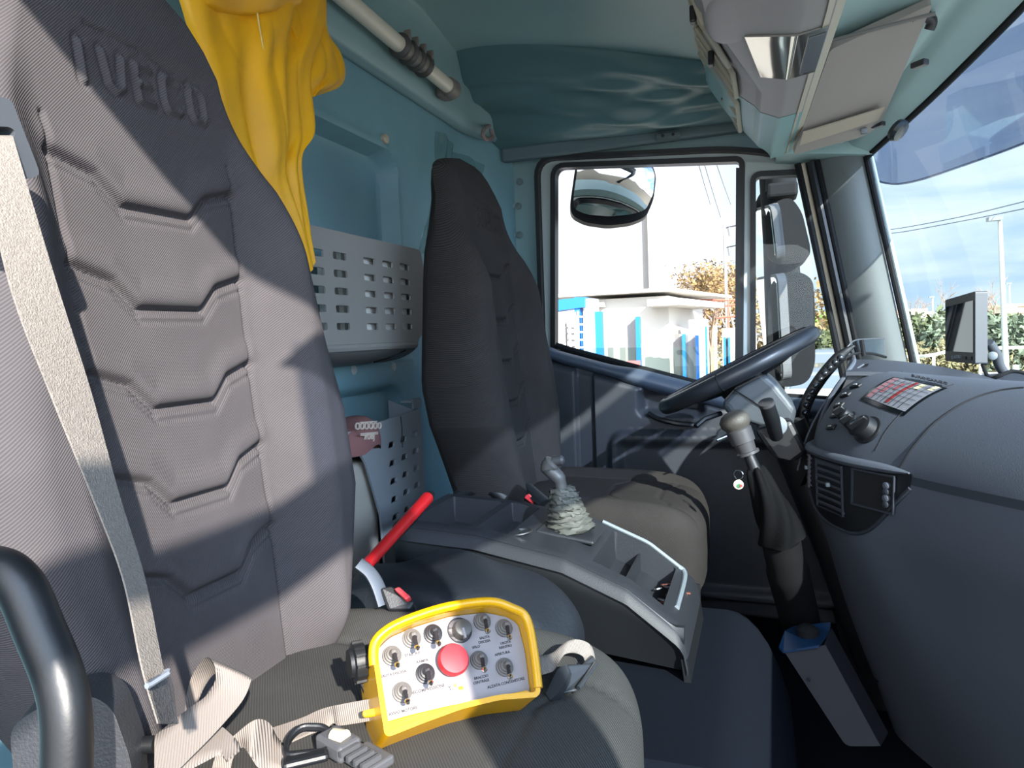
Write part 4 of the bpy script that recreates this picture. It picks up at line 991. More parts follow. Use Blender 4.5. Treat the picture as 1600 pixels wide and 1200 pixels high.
gp = [kb-ax_*0.012, PY(1194, 765, 1.38), PY(1206, 795, 1.39), PY(1214, 818, 1.40), PY(1220, 838, 1.41)]
gm = spl(gp, 8); V, F = tube(gm, [lerp(0.012, 0.042, (i/(len(gm)-1))**0.7) for i in range(len(gm))], 36)
V = [p+nrm(p-gm[min(i//36, len(gm)-1)])*0.004*math.sin(5*2*math.pi*(i % 36)/36+0.25*(i//36)) for i, p in enumerate(V)]
mk('gaiter', (V, F), mat('gaiter_leather', '08090a', 0.8, spec=0.1, bump=0.3, bscale=200), gl, auto=80)
mk('mount', tube(spl([PY(1220, 845, 1.42), PY(1230, 890, 1.44), PY(1240, 930, 1.50), PY(1250, 970, 1.56)], 6), [0.036]*6+[0.040]*13, 20), mat('boot_black', '08090a', 0.8, spec=0.2), gl)
kr = thing('key_ring', 'metal key ring with a small photo tag hanging from the gear lever', 'key ring', PY(1157, 765, 1.35))
rc = PY(1154, 742, 1.352); rx, rz = nrm(A(0.8, -0.3, 0)), A(0, 0, 1)
mk('ring', tube([rc+0.0085*(rx*math.cos(t)+rz*math.sin(t)) for t in np.linspace(0, 6.283, 24, endpoint=False)], 0.0011, 6, closed=True), chrome, kr)
tg = mk('tag', lathe(PY(1154, 757, 1.35), (0, -1, 0), [(0, 0.009), (0.002, 0.009), (0.0025, 0.008)], 18), mat('tag_cream', 'b9b2a0', 0.4), kr)
mk('tag_dot', lathe(PY(1155, 759, 1.347), (0, -1, 0), [(0, 0.004), (0.001, 0.004)], 14), mat('tag_green', '2f7a4e', 0.4), kr)
mk('tag_dot', lathe(PY(1158, 759, 1.3455), (0, -1, 0), [(0, 0.0025), (0.001, 0.0025)], 14), MATS['buckle_red'], kr)

# ================================================================== PILLAR GRAB HANDLE WITH STUDS
gh = thing('grab_bar', 'black curved pillar handle with a row of shiny studs beyond the steering wheel', 'handle', PY(1255, 690, 1.72))
hpx = [(1256, 690), (1254, 655), (1262, 625), (1280, 595), (1300, 570), (1318, 552), (1335, 540)]
hp = spl([PY(px, py, 1.74) for px, py in hpx], 6)
mk('handle_bar', tube(hp, [0.0135]*(len(hp)-8)+[0.011, 0.010, 0.009, 0.008, 0.006, 0.005, 0.004, 0.003], 12, flat=(1, 0.6), up=A(0, 1, 0)), black_s, gh)
for px, py in [(1258, 645), (1260, 633), (1264, 622), (1269, 612), (1275, 602), (1282, 592), (1289, 583), (1297, 574), (1305, 566), (1313, 558.5)]:
    mk('stud', lathe(PY(px, py, 1.733), (-0.1, -1, 0.35), [(0, 0.0075), (0.003, 0.0065), (0.0055, 0.003), (0.006, 0.0005)], 14), mat('stud_black', '50555a', 0.2, metal=0.8) if 'stud_black' not in MATS else MATS['stud_black'], gh)
arc1 = spl([PY(1315, 556, 1.76), PY(1332, 534, 1.78), PY(1352, 530, 1.84), PY(1382, 529, 1.92)], 6)
arc2 = spl([PY(1318, 562, 1.76), PY(1335, 553, 1.78), PY(1360, 552, 1.84), PY(1384, 558, 1.92)], 6)
mk('clear_guard', thick(rails(arc1, arc2, n=2), (0.0, 0.0015, 0)), glass('guard_clear', (0.80, 0.84, 0.86), 0.15, 0.05), gh)
mk('guard_edge', tube(arc1, 0.0018, 6), MATS['guide_grey'], gh)
mk('guard_edge', tube(arc2, 0.0032, 6), rubber, gh)
mk('guard_stop', tube([PY(1346, 531, 1.80), PY(1350, 556, 1.80)], 0.005, 8), rubber, gh)

# ================================================================== MONITOR
mo = thing('camera_monitor', 'small grey flat screen monitor on a stand on top of the dashboard', 'monitor', PD(1530, 590, 1.60))
q = [PD(1483, 467, 1.62), PD(1524, 455, 1.50), PD(1524, 569, 1.50), PD(1483, 563, 1.62)]
nM = nrm(np.cross(q[1]-q[0], q[3]-q[0])); nM = nM if nM@ray(1500, 520) < 0 else -nM
cM = sum(q)/4
rM = nrm(q[1]-q[0]); uM = nrm(np.cross(nM, rM)); uM = uM if uM[2] > 0 else -uM
q[0] = q[0]-rM*0.02; q[3] = q[3]-rM*0.02
bodyP = roundpoly(q, 0.004)
mk('housing', prism(bodyP, -nM*0.024), mat('monitor_grey', '30343a', 0.45), mo, bevel=0.003, smooth=False)
def mq(u, v): return (q[0]*(1-u)+q[1]*u)*(1-v)+(q[3]*(1-u)+q[2]*u)*v
mk('screen', prism([mq(0.05, 0.12)+nM*0.0006, mq(0.95, 0.12)+nM*0.0006, mq(0.95, 0.84)+nM*0.0006, mq(0.05, 0.84)+nM*0.0006], nM*0.0008), mat('screen_gloss', '0a1a2c', 0.05, spec=1.0, coat=1.0), mo, smooth=False)
for u_ in (0.62, 0.80): mk('button', prism([mq(u_, 0.90)+nM*0.0006, mq(u_+0.1, 0.90)+nM*0.0006, mq(u_+0.1, 0.95)+nM*0.0006, mq(u_, 0.95)+nM*0.0006], nM*0.0015), black, mo, smooth=False)
mk('screen_lettering', text('QUATTRO', mq(0.40, 0.925)+nM*0.001, rM, uM, 0.010, 0.001), MATS['guide_pale'], mo, smooth=False)
mk('stand', join(tube(spl([PD(1545, 535, 1.52), PD(1556, 552, 1.53), PD(1562, 572, 1.54), PD(1575, 590, 1.55)], 6), 0.010, 10)), MATS['guide_grey'], mo)
mk('tilt_knob', lathe(PD(1551, 556, 1.50), ray(1551, 556)*-1, [(-0.01, 0.009), (0.006, 0.009), (0.008, 0.006)], 18), MATS['rim_grey'], mo)
mk('stand_foot', thick(rails([PD(1480, 590, 1.62), PD(1530, 586, 1.56), PD(1600, 580, 1.50)], [PD(1500, 600, 1.58), PD(1550, 598, 1.50), PD(1620, 596, 1.45)]), (0, 0, -0.006)), dash_d, mo)
mk('cable', tube(spl([PD(1535, 570, 1.52), PD(1545, 590, 1.48), PD(1560, 588, 1.46), PD(1585, 580, 1.45), PD(1625, 590, 1.43)], 8), 0.004, 8), rubber, mo)

# ================================================================== BRACKET IN THE FOOTWELL
br = thing('metal_bracket', 'grey folded metal bracket with blue top plate and black knob on the cab floor', 'bracket', PD(1340, 1165, 1.35))
z0 = PD(1226, 1000, 1.33)
fq = [PD(1224, 1016, 1.33), PD(1286, 1009, 1.30), PD(1298, 986, 1.34), PD(1383, 1145, 1.30), PD(1386, 1160, 1.28), PD(1378, 1167, 1.27), PD(1327, 1166, 1.27)]
def onpl(px, py, a, b, c):
    n__ = np.cross(b-a, c-a); d = ray(px, py); return d*((a@n__)/(d@n__))
f0_, f1_, f3_ = PD(1224, 1016, 1.330), PD(1290, 1008, 1.310), PD(1322, 1166, 1.24)
f2_ = onpl(1376, 1166, f0_, f1_, f3_); fn_ = nrm(np.cross(f1_-f0_, f3_-f0_)); fn_ = fn_ if fn_@f0_ < 0 else -fn_
mk('face', prism(roundpoly([f0_, f1_, f2_, f3_], [0.001, 0.001, 0.006, 0.010]), -fn_*0.004), mat('bracket_grey', '1f2026', 0.6, spec=0.25, metal=0.0, bump=0.1, bscale=60), br, smooth=False)
g1_ = PD(1300, 982, 1.37); g2_ = onpl(1388, 1145, f1_, f2_, g1_)
mk('side', prism([f1_, g1_, g2_, f2_], fn_*0.0-A(0.003, 0, 0)), MATS['bracket_grey'], br, smooth=False)
mk('top_plate', prism([PD(1217, 1010, 1.335), PD(1226, 986, 1.38), PD(1240, 978, 1.40), PD(1298, 972, 1.38), PD(1296, 985, 1.36), PD(1280, 1008, 1.30), PD(1224, 1017, 1.325)], (0, 0, -0.005)), mat('bracket_blue', '12304f', 0.4), br, smooth=False)
mk('knob', lathe(PD(1262, 992, 1.35), (0, 0, 1), [(0, 0.020), (0.012, 0.021), (0.016, 0.015), (0.020, 0.010)], 18), rubber, br)
for px, py in ((1263, 1062), (1352, 1147)):
    mk('hole', lathe(PD(px, py, 1.262), -ray(px, py), [(-0.003, 0.004), (0.003, 0.004)], 10), rubber, br)

# ================================================================== OVERHEAD CONSOLE
oc = thing('overhead_console', 'grey overhead shelf with storage slots and glossy lamp cover above the driver', 'shelf', (0.0, 1.4, 0.47))
def och(u, v, off=0.0):
    """u along the cab (far -> near), v round the section: top of rear face, down, under, up at the front"""
    y = lerp(2.13, 0.15, u)
    far = sstep(u, 0, 0.22)
    k = far
    lx = interp(y, [0.15, 0.6, 1.16, 1.6, 2.05, 2.13], [-0.084, -0.10, -0.084, 0.0, -0.01, 0.02])
    tx = interp(y, [0.15, 1.6, 1.93, 2.13], [-0.13, -0.105, -0.12, -0.05])
    fx = interp(y, [0.15, 1.2, 2.13], [0.12, 0.115, 0.085])
    P = [(tx-0.005, 0.70), (tx, 0.63), ((tx+lx)/2-0.01, 0.555), (lx, 0.502), (lx+0.012, 0.486), (fx-0.05, 0.468), (fx, 0.475), (fx+0.025, 0.53), (fx+0.03, 0.68)]
    t = v*(len(P)-1); i = min(int(t), len(P)-2); f = t-i
    x = P[i][0]*(1-f)+P[i+1][0]*f; z = P[i][1]*(1-f)+P[i+1][1]*f
    return A(x+off, y, z)
oc_m = mat('overhead_grey', '9c9b9b', 0.55, bump=0.15, bscale=500)
mk('shell', grid(lambda u, v: och(lerp(0.20, 1, u), v), 60, 48), oc_m, oc)
mk('end_section', grid(lambda u, v: och(lerp(0.0, 0.20, u), v)-A(0, 0, 0.001), 16, 48), mat('overhead_teal', '86b0b4', 0.5, bump=0.12, bscale=400), oc)
mk('front_strip', thick(grid(lambda u, v: A(och(u, 0.75)[0]+lerp(-0.012, 0.014, v), och(u, 0.75)[1], och(u, 0.75)[2]-0.004+0.010*v), 40, 4), (0, 0, 0.008)), mat('strip_beige', 'b5b1a0', 0.6), oc)
# storage pockets on the rear face
for (ua, ub) in ((0.05, 0.185), (0.20, 0.29), (0.305, 0.42)):
    for (va, vb) in ((0.08, 0.32),):
        P = [och(ua, va)-A(0.006, 0, 0), och(ub, va)-A(0.006, 0, 0), och(ub, vb)-A(0.006, 0, 0), och(ua, vb)-A(0.006, 0, 0)]
        P = [p_-A(0.004, 0, 0.002) for p_ in P]
        sf = mk('slot_frame', tube(roundpoly(P, 0.014, 3), 0.0048, 8, closed=True, flat=(1.0, 1.2), up=A(1, 0, 0.4)), MATS['strip_beige'], oc)
        mk('slot_shade_sheet', quad_sheet([p_+A(0.004, 0, 0.002) for p_ in P], 3, 3), mat('slot_dark%d' % int(ua*1000), '2c2f34', 0.7), sf)  # flat sheet; the shade inside the slot is its dark colour
        for k in range(2):
            t = 0.33+0.3*k
            mk('slot_divider', tube([(P[0]*(1-t)+P[1]*t)-A(0.002, 0, 0), (P[3]*(1-t)+P[2]*t)-A(0.002, 0, 0)], 0.006, 8), MATS['strip_beige'], sf)
        mk('slot_switch', box((P[0]+P[2])/2+A(-0.006, -0.03, -0.01), (0.012, 0.02, 0.03)), black, sf, bevel=0.003, smooth=False)
# glossy lamp cover wrapped round the lower edge
mk('lamp_cover', thick(grid(lambda u, v: och(lerp(0.335, 0.44, u), lerp(0.54, 0.745, v))+A(0, 0, -0.004), 10, 30), (0, 0, 0.003)), mat('lamp_gloss', 'b9b9b4', 0.06, metal=0.85), oc)
mk('lamp_inner', thick(grid(lambda u, v: och(lerp(0.345, 0.43, u), lerp(0.675, 0.74, v))+A(0, 0, -0.0065), 4, 10), (0, 0, 0.002)), mat('lamp_grey', '646c72', 0.25), oc)
mk('hand_bulge', pillow((-0.03, 1.20, 0.985), 0.05, 0.12, lambda a, b: -0.505, -0.03, 0.02, nr=14, na=40, n=3), oc_m, oc)

# ================================================================== SUN VISOR
sv = thing('sun_visor', 'large beige sun visor folded up in front of the overhead shelf', 'visor', (0.2, 1.8, 0.5))
va, vb_, vc, vd = A(0.142, 1.62, 0.578), A(0.318, 1.55, 0.572), PY(1357, 212, 1.98), PY(1241, 252, 2.0)
vP = roundpoly([va, vb_, PY(1372, 186, 1.96), PY(1348, 216, 1.99), vd], [0.012, 0.012, 0.02, 0.04, 0.012])
_vc = sum(vP)/len(vP); _vn = np.linalg.svd(np.array(vP)-_vc)[2][2]; _vn = _vn if _vn[2] > 0 else -_vn
vP = [p_-_vn*((p_-_vc)@_vn) for p_ in vP]
mk('panel', prism(vP, _vn*0.016), visor_m, sv, bevel=0.005, seg=3, smooth=False)
mk('edge_seam', tube([va+A(0, 0, -0.001), va*0.5+vb_*0.5+A(0, 0, -0.001), vb_+A(0, 0, -0.001)], 0.004, 8), grey_w, sv)
m1, m2 = PY(1261, 196, 1.90), PY(1382, 163, 1.87)
mk('strap', thick(rails([va*0.30+vd*0.70+A(0, 0, -0.002), (va*0.3+vd*0.7)*0.5+(vb_*0.3+vc*0.7)*0.5+A(0, 0, -0.002), vb_*0.30+vc*0.70+A(0, 0, -0.002)], [va*0.18+vd*0.82+A(0, 0, -0.002), (va*0.18+vd*0.82)*0.5+(vb_*0.18+vc*0.82)*0.5+A(0, 0, -0.002), vb_*0.18+vc*0.82+A(0, 0, -0.002)]), (0, 0, -0.003)), mat('visor_strap', 'b5ab9a', 0.6), sv)
hg = mk('hinge', tube(spl([PD(1425, 26, 1.36), PD(1440, 22, 1.36), PD(1456, 32, 1.37), PD(1452, 46, 1.38)], 5), 0.010, 10), MATS['grip_dark'], sv)
mk('hinge_plate', box(PD(1438, 24, 1.40), (0.05, 0.03, 0.02)), MATS['grip_dark'], sv, bevel=0.005, smooth=False)
mk('clip', box(PY(1350, 205, 1.95), (0.012, 0.012, 0.012)), steel, sv, smooth=False)
# header clips
for i, (px, py, lb) in enumerate([(1437, 100, 'grey clip on the teal windshield header beside the visor edge'), (1372, 195, 'grey clip on the teal windshield header at the visor corner')]):
    mk('header_clip', box(PY(px, py, 1.62 if i == 0 else 1.95), (0.03, 0.018, 0.012), (A(0.7, -0.7, 0), A(0.7, 0.7, 0), A(0, 0, 1))), MATS['grip_dark'], None, label=lb, cat='clip', bevel=0.003, smooth=False)
# sensor pod on the windshield
pod = PY(1402, 203, 1.90)
mk('sensor_pod', lathe(pod, (0.5, -0.3, -0.5), [(-0.012, 0.010), (-0.006, 0.024), (0.004, 0.027), (0.012, 0.022), (0.015, 0.005)], 24), mat('pod_dark', '2a3236', 0.25), None, label='dark oval sensor pod at the top corner of the windshield', cat='sensor')

# ================================================================== TUBE RAIL, RAINCOAT, PLASTIC SHEET
xr_ = -0.765
tb = thing('ceiling_rail', 'ivory tubular rail with taupe clamp rings fixed high along the rear wall', 'rail', PX(700, 135, xr_))
pA, pB = PX(530, -10, xr_), PX(706, 140, xr_+0.005)
pA = pA+(pA-pB)*0.5
mk('tube', tube([pA, pB], 0.0185, 20), ivory, tb)
dR = nrm(pA-pB)
L0 = np.linalg.norm(pA-pB)
mk('end_socket', lathe(pB+dR*0.03, -dR, [(0, 0.019), (0.004, 0.024), (0.03, 0.026), (0.042, 0.022), (0.046, 0.010)], 24), brown_g, tb)
mk('socket_foot', box(pB+A(-0.018, 0.0, -0.004), (0.04, 0.05, 0.04)), brown_g, tb, bevel=0.012, smooth=False)
s1 = pB+dR*0.155; s0 = pB+dR*0.285
mk('clamp_sleeve', tube([s0, s1], 0.0215, 20), brown_g, tb)
for k in range(4):
    c_ = s0*(1-(k+0.15)/3.4)+s1*((k+0.15)/3.4)
    mk('clamp_ring', lathe(c_, nrm(s1-s0), [(-0.008, 0.022), (-0.004, 0.028), (0.002, 0.0295), (0.006, 0.022)], 20), MATS['grip_grey'], tb)
    mk('clamp_wing', box(c_+A(0.020, 0, 0.020), (0.018, 0.006, 0.024)), brown_g, tb, bevel=0.003)
hk = thing('wall_hook', 'small pinkish grey hook at the rear corner below the headliner', 'hook', PX(762, 212, -0.78))
mk('hook', tube(spl([PX(768, 196, -0.79), PX(758, 200, -0.775), PX(754, 210, -0.77), PX(760, 218, -0.77), PX(770, 214, -0.775), PX(767, 202, -0.78)], 5), 0.006, 8), mat('hook_pink', '8d7a78', 0.5), hk)

# yellow oilskin hanging over the rail
yc = thing('raincoat', 'yellow oilskin raincoat hanging in folds behind the passenger seat', 'coat', PX(460, 420, -0.72))
def ycf(u, v, edge):
    pass
Lc = [(270, -30), (290, 40), (315, 100), (335, 160), (360, 260), (390, 330), (425, 385), (460, 430)]
Rc = [(508, -30), (505, 20), (492, 60), (480, 110), (484, 200), (466, 240), (476, 330), (483, 412)]
La = spl([PX(px, py, -0.685) for px, py in Lc], 10); Ra = spl([PX(px, py, -0.705) for px, py in Rc], 10)
def cloak(u, v):
    i = v*(len(La)-1); k = min(int(i), len(La)-2); f = i-k
    a = La[k]*(1-f)+La[k+1]*f; b = Ra[k]*(1-f)+Ra[k+1]*f
    w = 1-0.3*v
    d = 0.008*math.sin(u*15+v*1.2)*w+0.007*abs(math.sin(u*11+1.5-v*2.2))*w+0.003*math.sin(u*31+v*5)+0.0025*math.sin(u*9+v*19)
    e_ = 0.012*math.sin(math.pi*u)
    return a*(1-u)+b*u+A(d+e_, 0, 0.004*math.sin(u*20+v*9))
mk('body', thick(grid(cloak, 90, 90), (-0.010, 0, 0)), yel_cloth, yc, auto=70)
Ls = [(430, -30), (450, 30), (470, 90), (478, 120), (480, 150)]; Rs = [(512, -30), (508, 35), (528, 80), (536, 128), (484, 150)]
Lb = spl([PX(px, py, -0.70) for px, py in Ls], 10); Rb = spl([PX(px, py, -0.725) for px, py in Rs], 10)
def slv(u, v):
    i = v*(len(Lb)-1); k = min(int(i), len(Lb)-2); f = i-k
    a = Lb[k]*(1-f)+Lb[k+1]*f; b = Rb[k]*(1-f)+Rb[k+1]*f
    return a*(1-u)+b*u+A(0.010*math.sin(math.pi*u)+0.004*abs(math.sin(u*9+v*4))+0.0025*math.sin(v*17+u*11), 0, 0.003*math.sin(u*17))
mk('sleeve', thick(grid(slv, 50, 50), (-0.012, 0, 0)), yel_cloth, yc, auto=70)
Lh = [(308, -40), (318, 0), (340, 14)]; 
mk('hood', thick(grid(lambda u, v: PX(lerp(305, 470, u), lerp(-60, 8+14*math.sin(math.pi*u), v), -0.675)+A(0.02*math.sin(math.pi*v)+0.006*math.sin(u*12), 0, 0), 30, 14), (-0.01, 0, 0)), yel_cloth, yc, auto=70)
mk('drawstring', tube(spl([PX(400, 5, -0.672), PX(405, 40, -0.672), PX(412, 80, -0.674), PX(418, 120, -0.676)], 6), 0.0013, 6), mat('string_pale', 'd9c27a', 0.7), yc)

# wrinkled clear plastic sheet in the rear corner
def pls(u, v):
    a = PX(680, 205, -0.80)*(1-u)+PX(752, 262, -0.70)*u; b = PX(662, 395, -0.80)*(1-u)+PX(720, 400, -0.72)*u
    return a*(1-v)+b*v+A(0.014*math.sin(u*9+v*4)+0.006*math.sin(u*21-v*9), 0.0, 0.0)
mk('plastic_sheet', thick(grid(pls, 40, 40), (0.0006, 0, 0)), glass('film', (0.80, 0.86, 0.86), 0.18, 0.12), None, label='wrinkled translucent plastic sheet in the corner behind the driver headrest', cat='plastic sheet')

# ================================================================== REMOTE CONTROL ON THE PASSENGER CUSHION
rm = thing('remote_control', 'yellow belt-pack remote control with white faceplate, toggles and red stop button', 'remote control', PZ(715, 1120, -0.345))
tilt = math.radians(50)
nR = A(0.72*math.sin(tilt), -0.69*math.sin(tilt), math.cos(tilt)); nR = nrm(nR)
p0 = PZ(722, 1120, -0.318)
def PR(px, py, off=0.0):
    d = ray(px, py); return d*(((p0+nR*off)@nR)/(d@nR))
eR = nrm(PR(843, 1085)-PR(600, 1150)); uR = np.cross(nR, eR)
face = [(606, 1140), (598, 1085), (590, 1030), (592, 1010), (612, 992), (650, 975), (700, 962), (760, 958), (796, 964), (812, 972), (826, 1060), (834, 1076), (760, 1090), (690, 1108), (640, 1124)]
outer = [(600, 1156), (590, 1090), (581, 1030), (584, 1006), (606, 984), (650, 966), (705, 950), (762, 944), (800, 952), (820, 966), (832, 1010), (842, 1084), (836, 1092), (780, 1096), (720, 1110), (660, 1132)]
outer3 = roundpoly([PR(*p) for p in outer], 0.006)
mk('housing', prism([p-nR*0.012 for p in outer3], -nR*0.050), yellow, rm, bevel=0.004, seg=3, smooth=False)
# raised guard wall round the face
inner3 = [p for p in offs(outer3, -0.0045, nR)]
n_ = len(outer3)
V = [p-nR*0.012 for p in outer3]+[p+nR*0.005 for p in outer3]+[p+nR*0.005 for p in inner3]+[p-nR*0.012 for p in inner3]
F = [(k*n_+i, k*n_+(i+1) % n_, (k+1)*n_+(i+1) % n_, (k+1)*n_+i) for k in range(3) for i in range(n_)]
mk('guard_rim', (V, F), yellow, rm, smooth=False, auto=50)
mk('hood_guard', tube(spl([PR(584, 1040, 0.004), PR(585, 1006, 0.006), PR(608, 982, 0.009), PR(650, 963, 0.011), PR(705, 947, 0.012), PR(765, 940, 0.011), PR(800, 950, 0.009), PR(822, 965, 0.006), PR(833, 1010, 0.005), PR(841, 1075, 0.004)], 6), 0.0042, 10), yellow, rm)
mk('faceplate', prism([p-nR*0.0115 for p in offs(inner3, -0.0005, nR)], nR*0.0035), face_m, rm, smooth=False)
boot = mat('toggle_boot', '5a5653', 0.6); boot_d = mat('toggle_boot_dark', '232226', 0.5)
FZ = -0.008
for i, (px, py, rr_, dk) in enumerate([(612, 1025, 15, 0), (643, 998, 15, 0), (676, 991, 15, 1), (753, 972, 14, 0), (787, 982, 14, 0), (664, 1053, 15, 1), (748, 1032, 14, 0), (788, 1043, 14, 0), (628, 1082, 15, 0)]):
    c_ = PR(px, py, FZ); r_ = rr_*np.linalg.norm(c_)/FPX*0.93
    tw = mk('toggle_boot', lathe(c_, nR, [(0, r_), (0.002, r_), (0.0025, r_*0.84), (0.004, r_*0.80), (0.0045, r_*0.66), (0.006, r_*0.62), (0.0065, r_*0.45), (0.012, r_*0.30), (0.013, r_*0.12)], 26), boot_d if dk else boot, rm, auto=30)
    tip = PR(px+8, py+13, FZ+0.017)
    mk('toggle_stem', tube([c_+nR*0.010, tip], [r_*0.24, r_*0.20], 10), boot_d, tw)
    mk('toggle_tip', lathe(tip, tip-c_, [(-0.002, 0.0014), (0.0, 0.0024), (0.003, 0.0026), (0.005, 0.0012)], 12), chrome, tw)
c_ = PR(704, 1036, FZ)
es = mk('stop_button', lathe(c_, nR, [(0, 0.009), (0.005, 0.009), (0.0055, 0.0135), (0.010, 0.0142), (0.0135, 0.0125), (0.0145, 0.006), (0.0145, 0.0002)], 36), red_b, rm, label='round red stop button')
c_ = PR(718, 985, FZ)
mk('dial_ring', lathe(c_, nR, [(0, 0.0118), (0.001, 0.0118), (0.001, 0.0108), (0, 0.0108)], 30), ink, rm)
dk_ = mk('rotary_dial', lathe(c_+eR*0.001-uR*0.001, nR, [(0, 0.0085), (0.004, 0.0085), (0.010, 0.0078), (0.0105, 0.0072), (0.0105, 0.0002)], 30), mat('dial_grey', '4a4742', 0.4), rm)
mk('dial_pointer', box(c_+nR*0.009-uR*0.006, (0.002, 0.009, 0.004), (eR, uR, nR)), face_m, dk_)
# lettering
for s, px, py, sz in [('RADIOCOMANDO', 660, 962, 0.0030), ('ON', 642, 975, 0.0028), ('SU', 672, 968, 0.0028), ('RAMPA', 660, 1033, 0.0032), ('STAB. A.P.', 645, 1022, 0.0032), ('SALITA DISCESA', 615, 1053, 0.0030), ('AVVIO MOTORE', 630, 1111, 0.0032),
                      ('DECOMPRESSIONE', 668, 1077, 0.0036), ('SALITA', 757, 996, 0.0030), ('DISCESA', 757, 1002.5, 0.0030), ('USCITA', 790, 1004, 0.0030), ('RIENTRO', 790, 1010.5, 0.0030), ('SFILO', 744, 1011, 0.0030), ('APERTURA', 785, 1021, 0.0030),
                      ('BRACCIO', 752, 1058, 0.0030), ('CENTRALE', 752, 1065, 0.0030), ('ALZATA CONTENITORE', 791, 1067, 0.0032)]:
    mk('face_lettering', text(s, PR(px, py, FZ+0.0003), eR, uR, sz*1.05, 0.0003, 0.01), ink if s != 'DECOMPRESSIONE' else ink_k, rm, smooth=False)
lb = mk('maker_label', prism(roundpoly([PR(694, 1068, FZ), PR(725, 1063, FZ), PR(726, 1080, FZ), PR(696, 1084, FZ)], 0.001), nR*0.0005), mat('label_pale', '9a9496', 0.5), rm, smooth=False)
mk('label_mark', lathe(PR(711, 1071, FZ+0.0006), nR, [(0, 0.0017), (0.0003, 0.0017)], 14), mat('mark_bronze', '8a6a3c', 0.5), lb)
mk('label_mark', box(PR(720, 1075, FZ+0.0008), (0.0045, 0.003, 0.0004), (eR, uR, nR)), yellow, lb, smooth=False)
mk('label_mark', text('Y', PR(703, 1075, FZ+0.0008), eR, uR, 0.006, 0.0003), ink_k, lb, smooth=False)
# side connector
cn = PR(580, 1030, -0.028)
co = mk('connector', lathe(cn, -eR, [(-0.004, 0.013), (0.006, 0.013), (0.007, 0.0165), (0.016, 0.0165), (0.017, 0.013), (0.020, 0.012)], 26), black_s, rm)
for k in range(12):
    t = k*math.pi/6; o_ = uR*math.cos(t)+nR*math.sin(t)
    mk('connector_rib', box(cn-eR*0.0115+o_*0.0168, (0.009, 0.002, 0.003), (eR, np.cross(eR, o_), o_)), black_s, co, smooth=False)
mk('rear_clip', prism([PR(548, 1035, -0.05), PR(582, 1035, -0.05), PR(592, 1096, -0.05), PR(575, 1096, -0.05)], -nR*0.006), black, rm, bevel=0.003, smooth=False)
mk('strap_lug', prism([PR(566, 1110, -0.02), PR(597, 1103, -0.02), PR(600, 1117, -0.02), PR(568, 1121, -0.02)], -nR*0.004), yellow, rm, bevel=0.002, smooth=False)

mk('bottom_ledge', prism([PR(597, 1130, 0), PR(640, 1117, 0), PR(699, 1103, 0), PR(760, 1091, 0), PR(824, 1078, 0), PR(838, 1088, 0), PR(780, 1095, 0), PR(722, 1109, 0), PR(662, 1130, 0), PR(603, 1153, 0)], -nR*0.010), yellow, rm, bevel=0.0015, smooth=False)
# strap : crop frame (200,960), 0.275 px
def S3(x_, y_, z): return PZ(200+x_*0.275, 960+y_*0.275, z)
def SD(x_, y_, d): return PD(200+x_*0.275, 960+y_*0.275, d)
A1 = [SD(150, 690, 0.50), SD(330, 545, 0.525), SD(440, 465, 0.54), SD(490, 390, 0.55), SD(498, 320, 0.555), SD(480, 268, 0.56), SD(445, 243, 0.575), SD(400, 290, 0.59), SD(355, 370, 0.60), SD(330, 480, 0.60), SD(322, 560, 0.60)]
B1 = [SD(150, 1020, 0.46), SD(440, 730, 0.505), SD(560, 600, 0.525), SD(650, 490, 0.54), SD(692, 400, 0.55), SD(690, 352, 0.56), SD(600, 312, 0.585), SD(500, 330, 0.60), SD(440, 400, 0.605), SD(395, 500, 0.605), SD(380, 560, 0.60)]
sp = mk('shoulder_strap', thick(rails(A1, B1, n=10), nrm(A(-0.5, 0.6, -0.6))*0.0016), strap_m, rm, label='beige ribbed webbing strap', auto=80)
A2 = [S3(470, 960, -0.335), S3(480, 860, -0.332), S3(520, 765, -0.320), S3(600, 690, -0.310), S3(720, 600, -0.300), S3(800, 615, -0.312), S3(850, 700, -0.325), S3(890, 760, -0.330), S3(930, 800, -0.335)]
B2 = [S3(600, 960, -0.338), S3(585, 880, -0.334), S3(600, 800, -0.325), S3(650, 745, -0.318), S3(690, 790, -0.316), S3(740, 860, -0.325), S3(800, 870, -0.330), S3(870, 880, -0.334), S3(930, 880, -0.336)]
mk('shoulder_strap', thick(rails(A2, B2, n=8), (0, 0, -0.0016)), strap_m, rm, auto=80)
A3 = [S3(800, 650, -0.336), S3(980, 590, -0.332), S3(1080, 545, -0.326), S3(1150, 523, -0.320), S3(1190, 515, -0.316), S3(1280, 497, -0.312), S3(1380, 480, -0.308)]
B3 = [S3(890, 735, -0.338), S3(1040, 670, -0.335), S3(1120, 645, -0.332), S3(1165, 610, -0.330), S3(1200, 622, -0.330), S3(1290, 610, -0.328), S3(1395, 592, -0.326)]
mk('shoulder_strap', thick(rails(A3, B3, n=8), (0, 0, -0.0016)), strap_m, rm, auto=80)
A4 = [SD(330, 640, 0.53), SD(480, 610, 0.545), SD(600, 695, 0.535), SD(640, 760, 0.53)]; B4 = [SD(300, 900, 0.49), SD(430, 830, 0.505), SD(520, 790, 0.515), SD(560, 830, 0.51)]
mk('shoulder_strap', thick(rails(A4, B4, n=8), (0, 0, -0.0016)), strap_m, rm, auto=80)
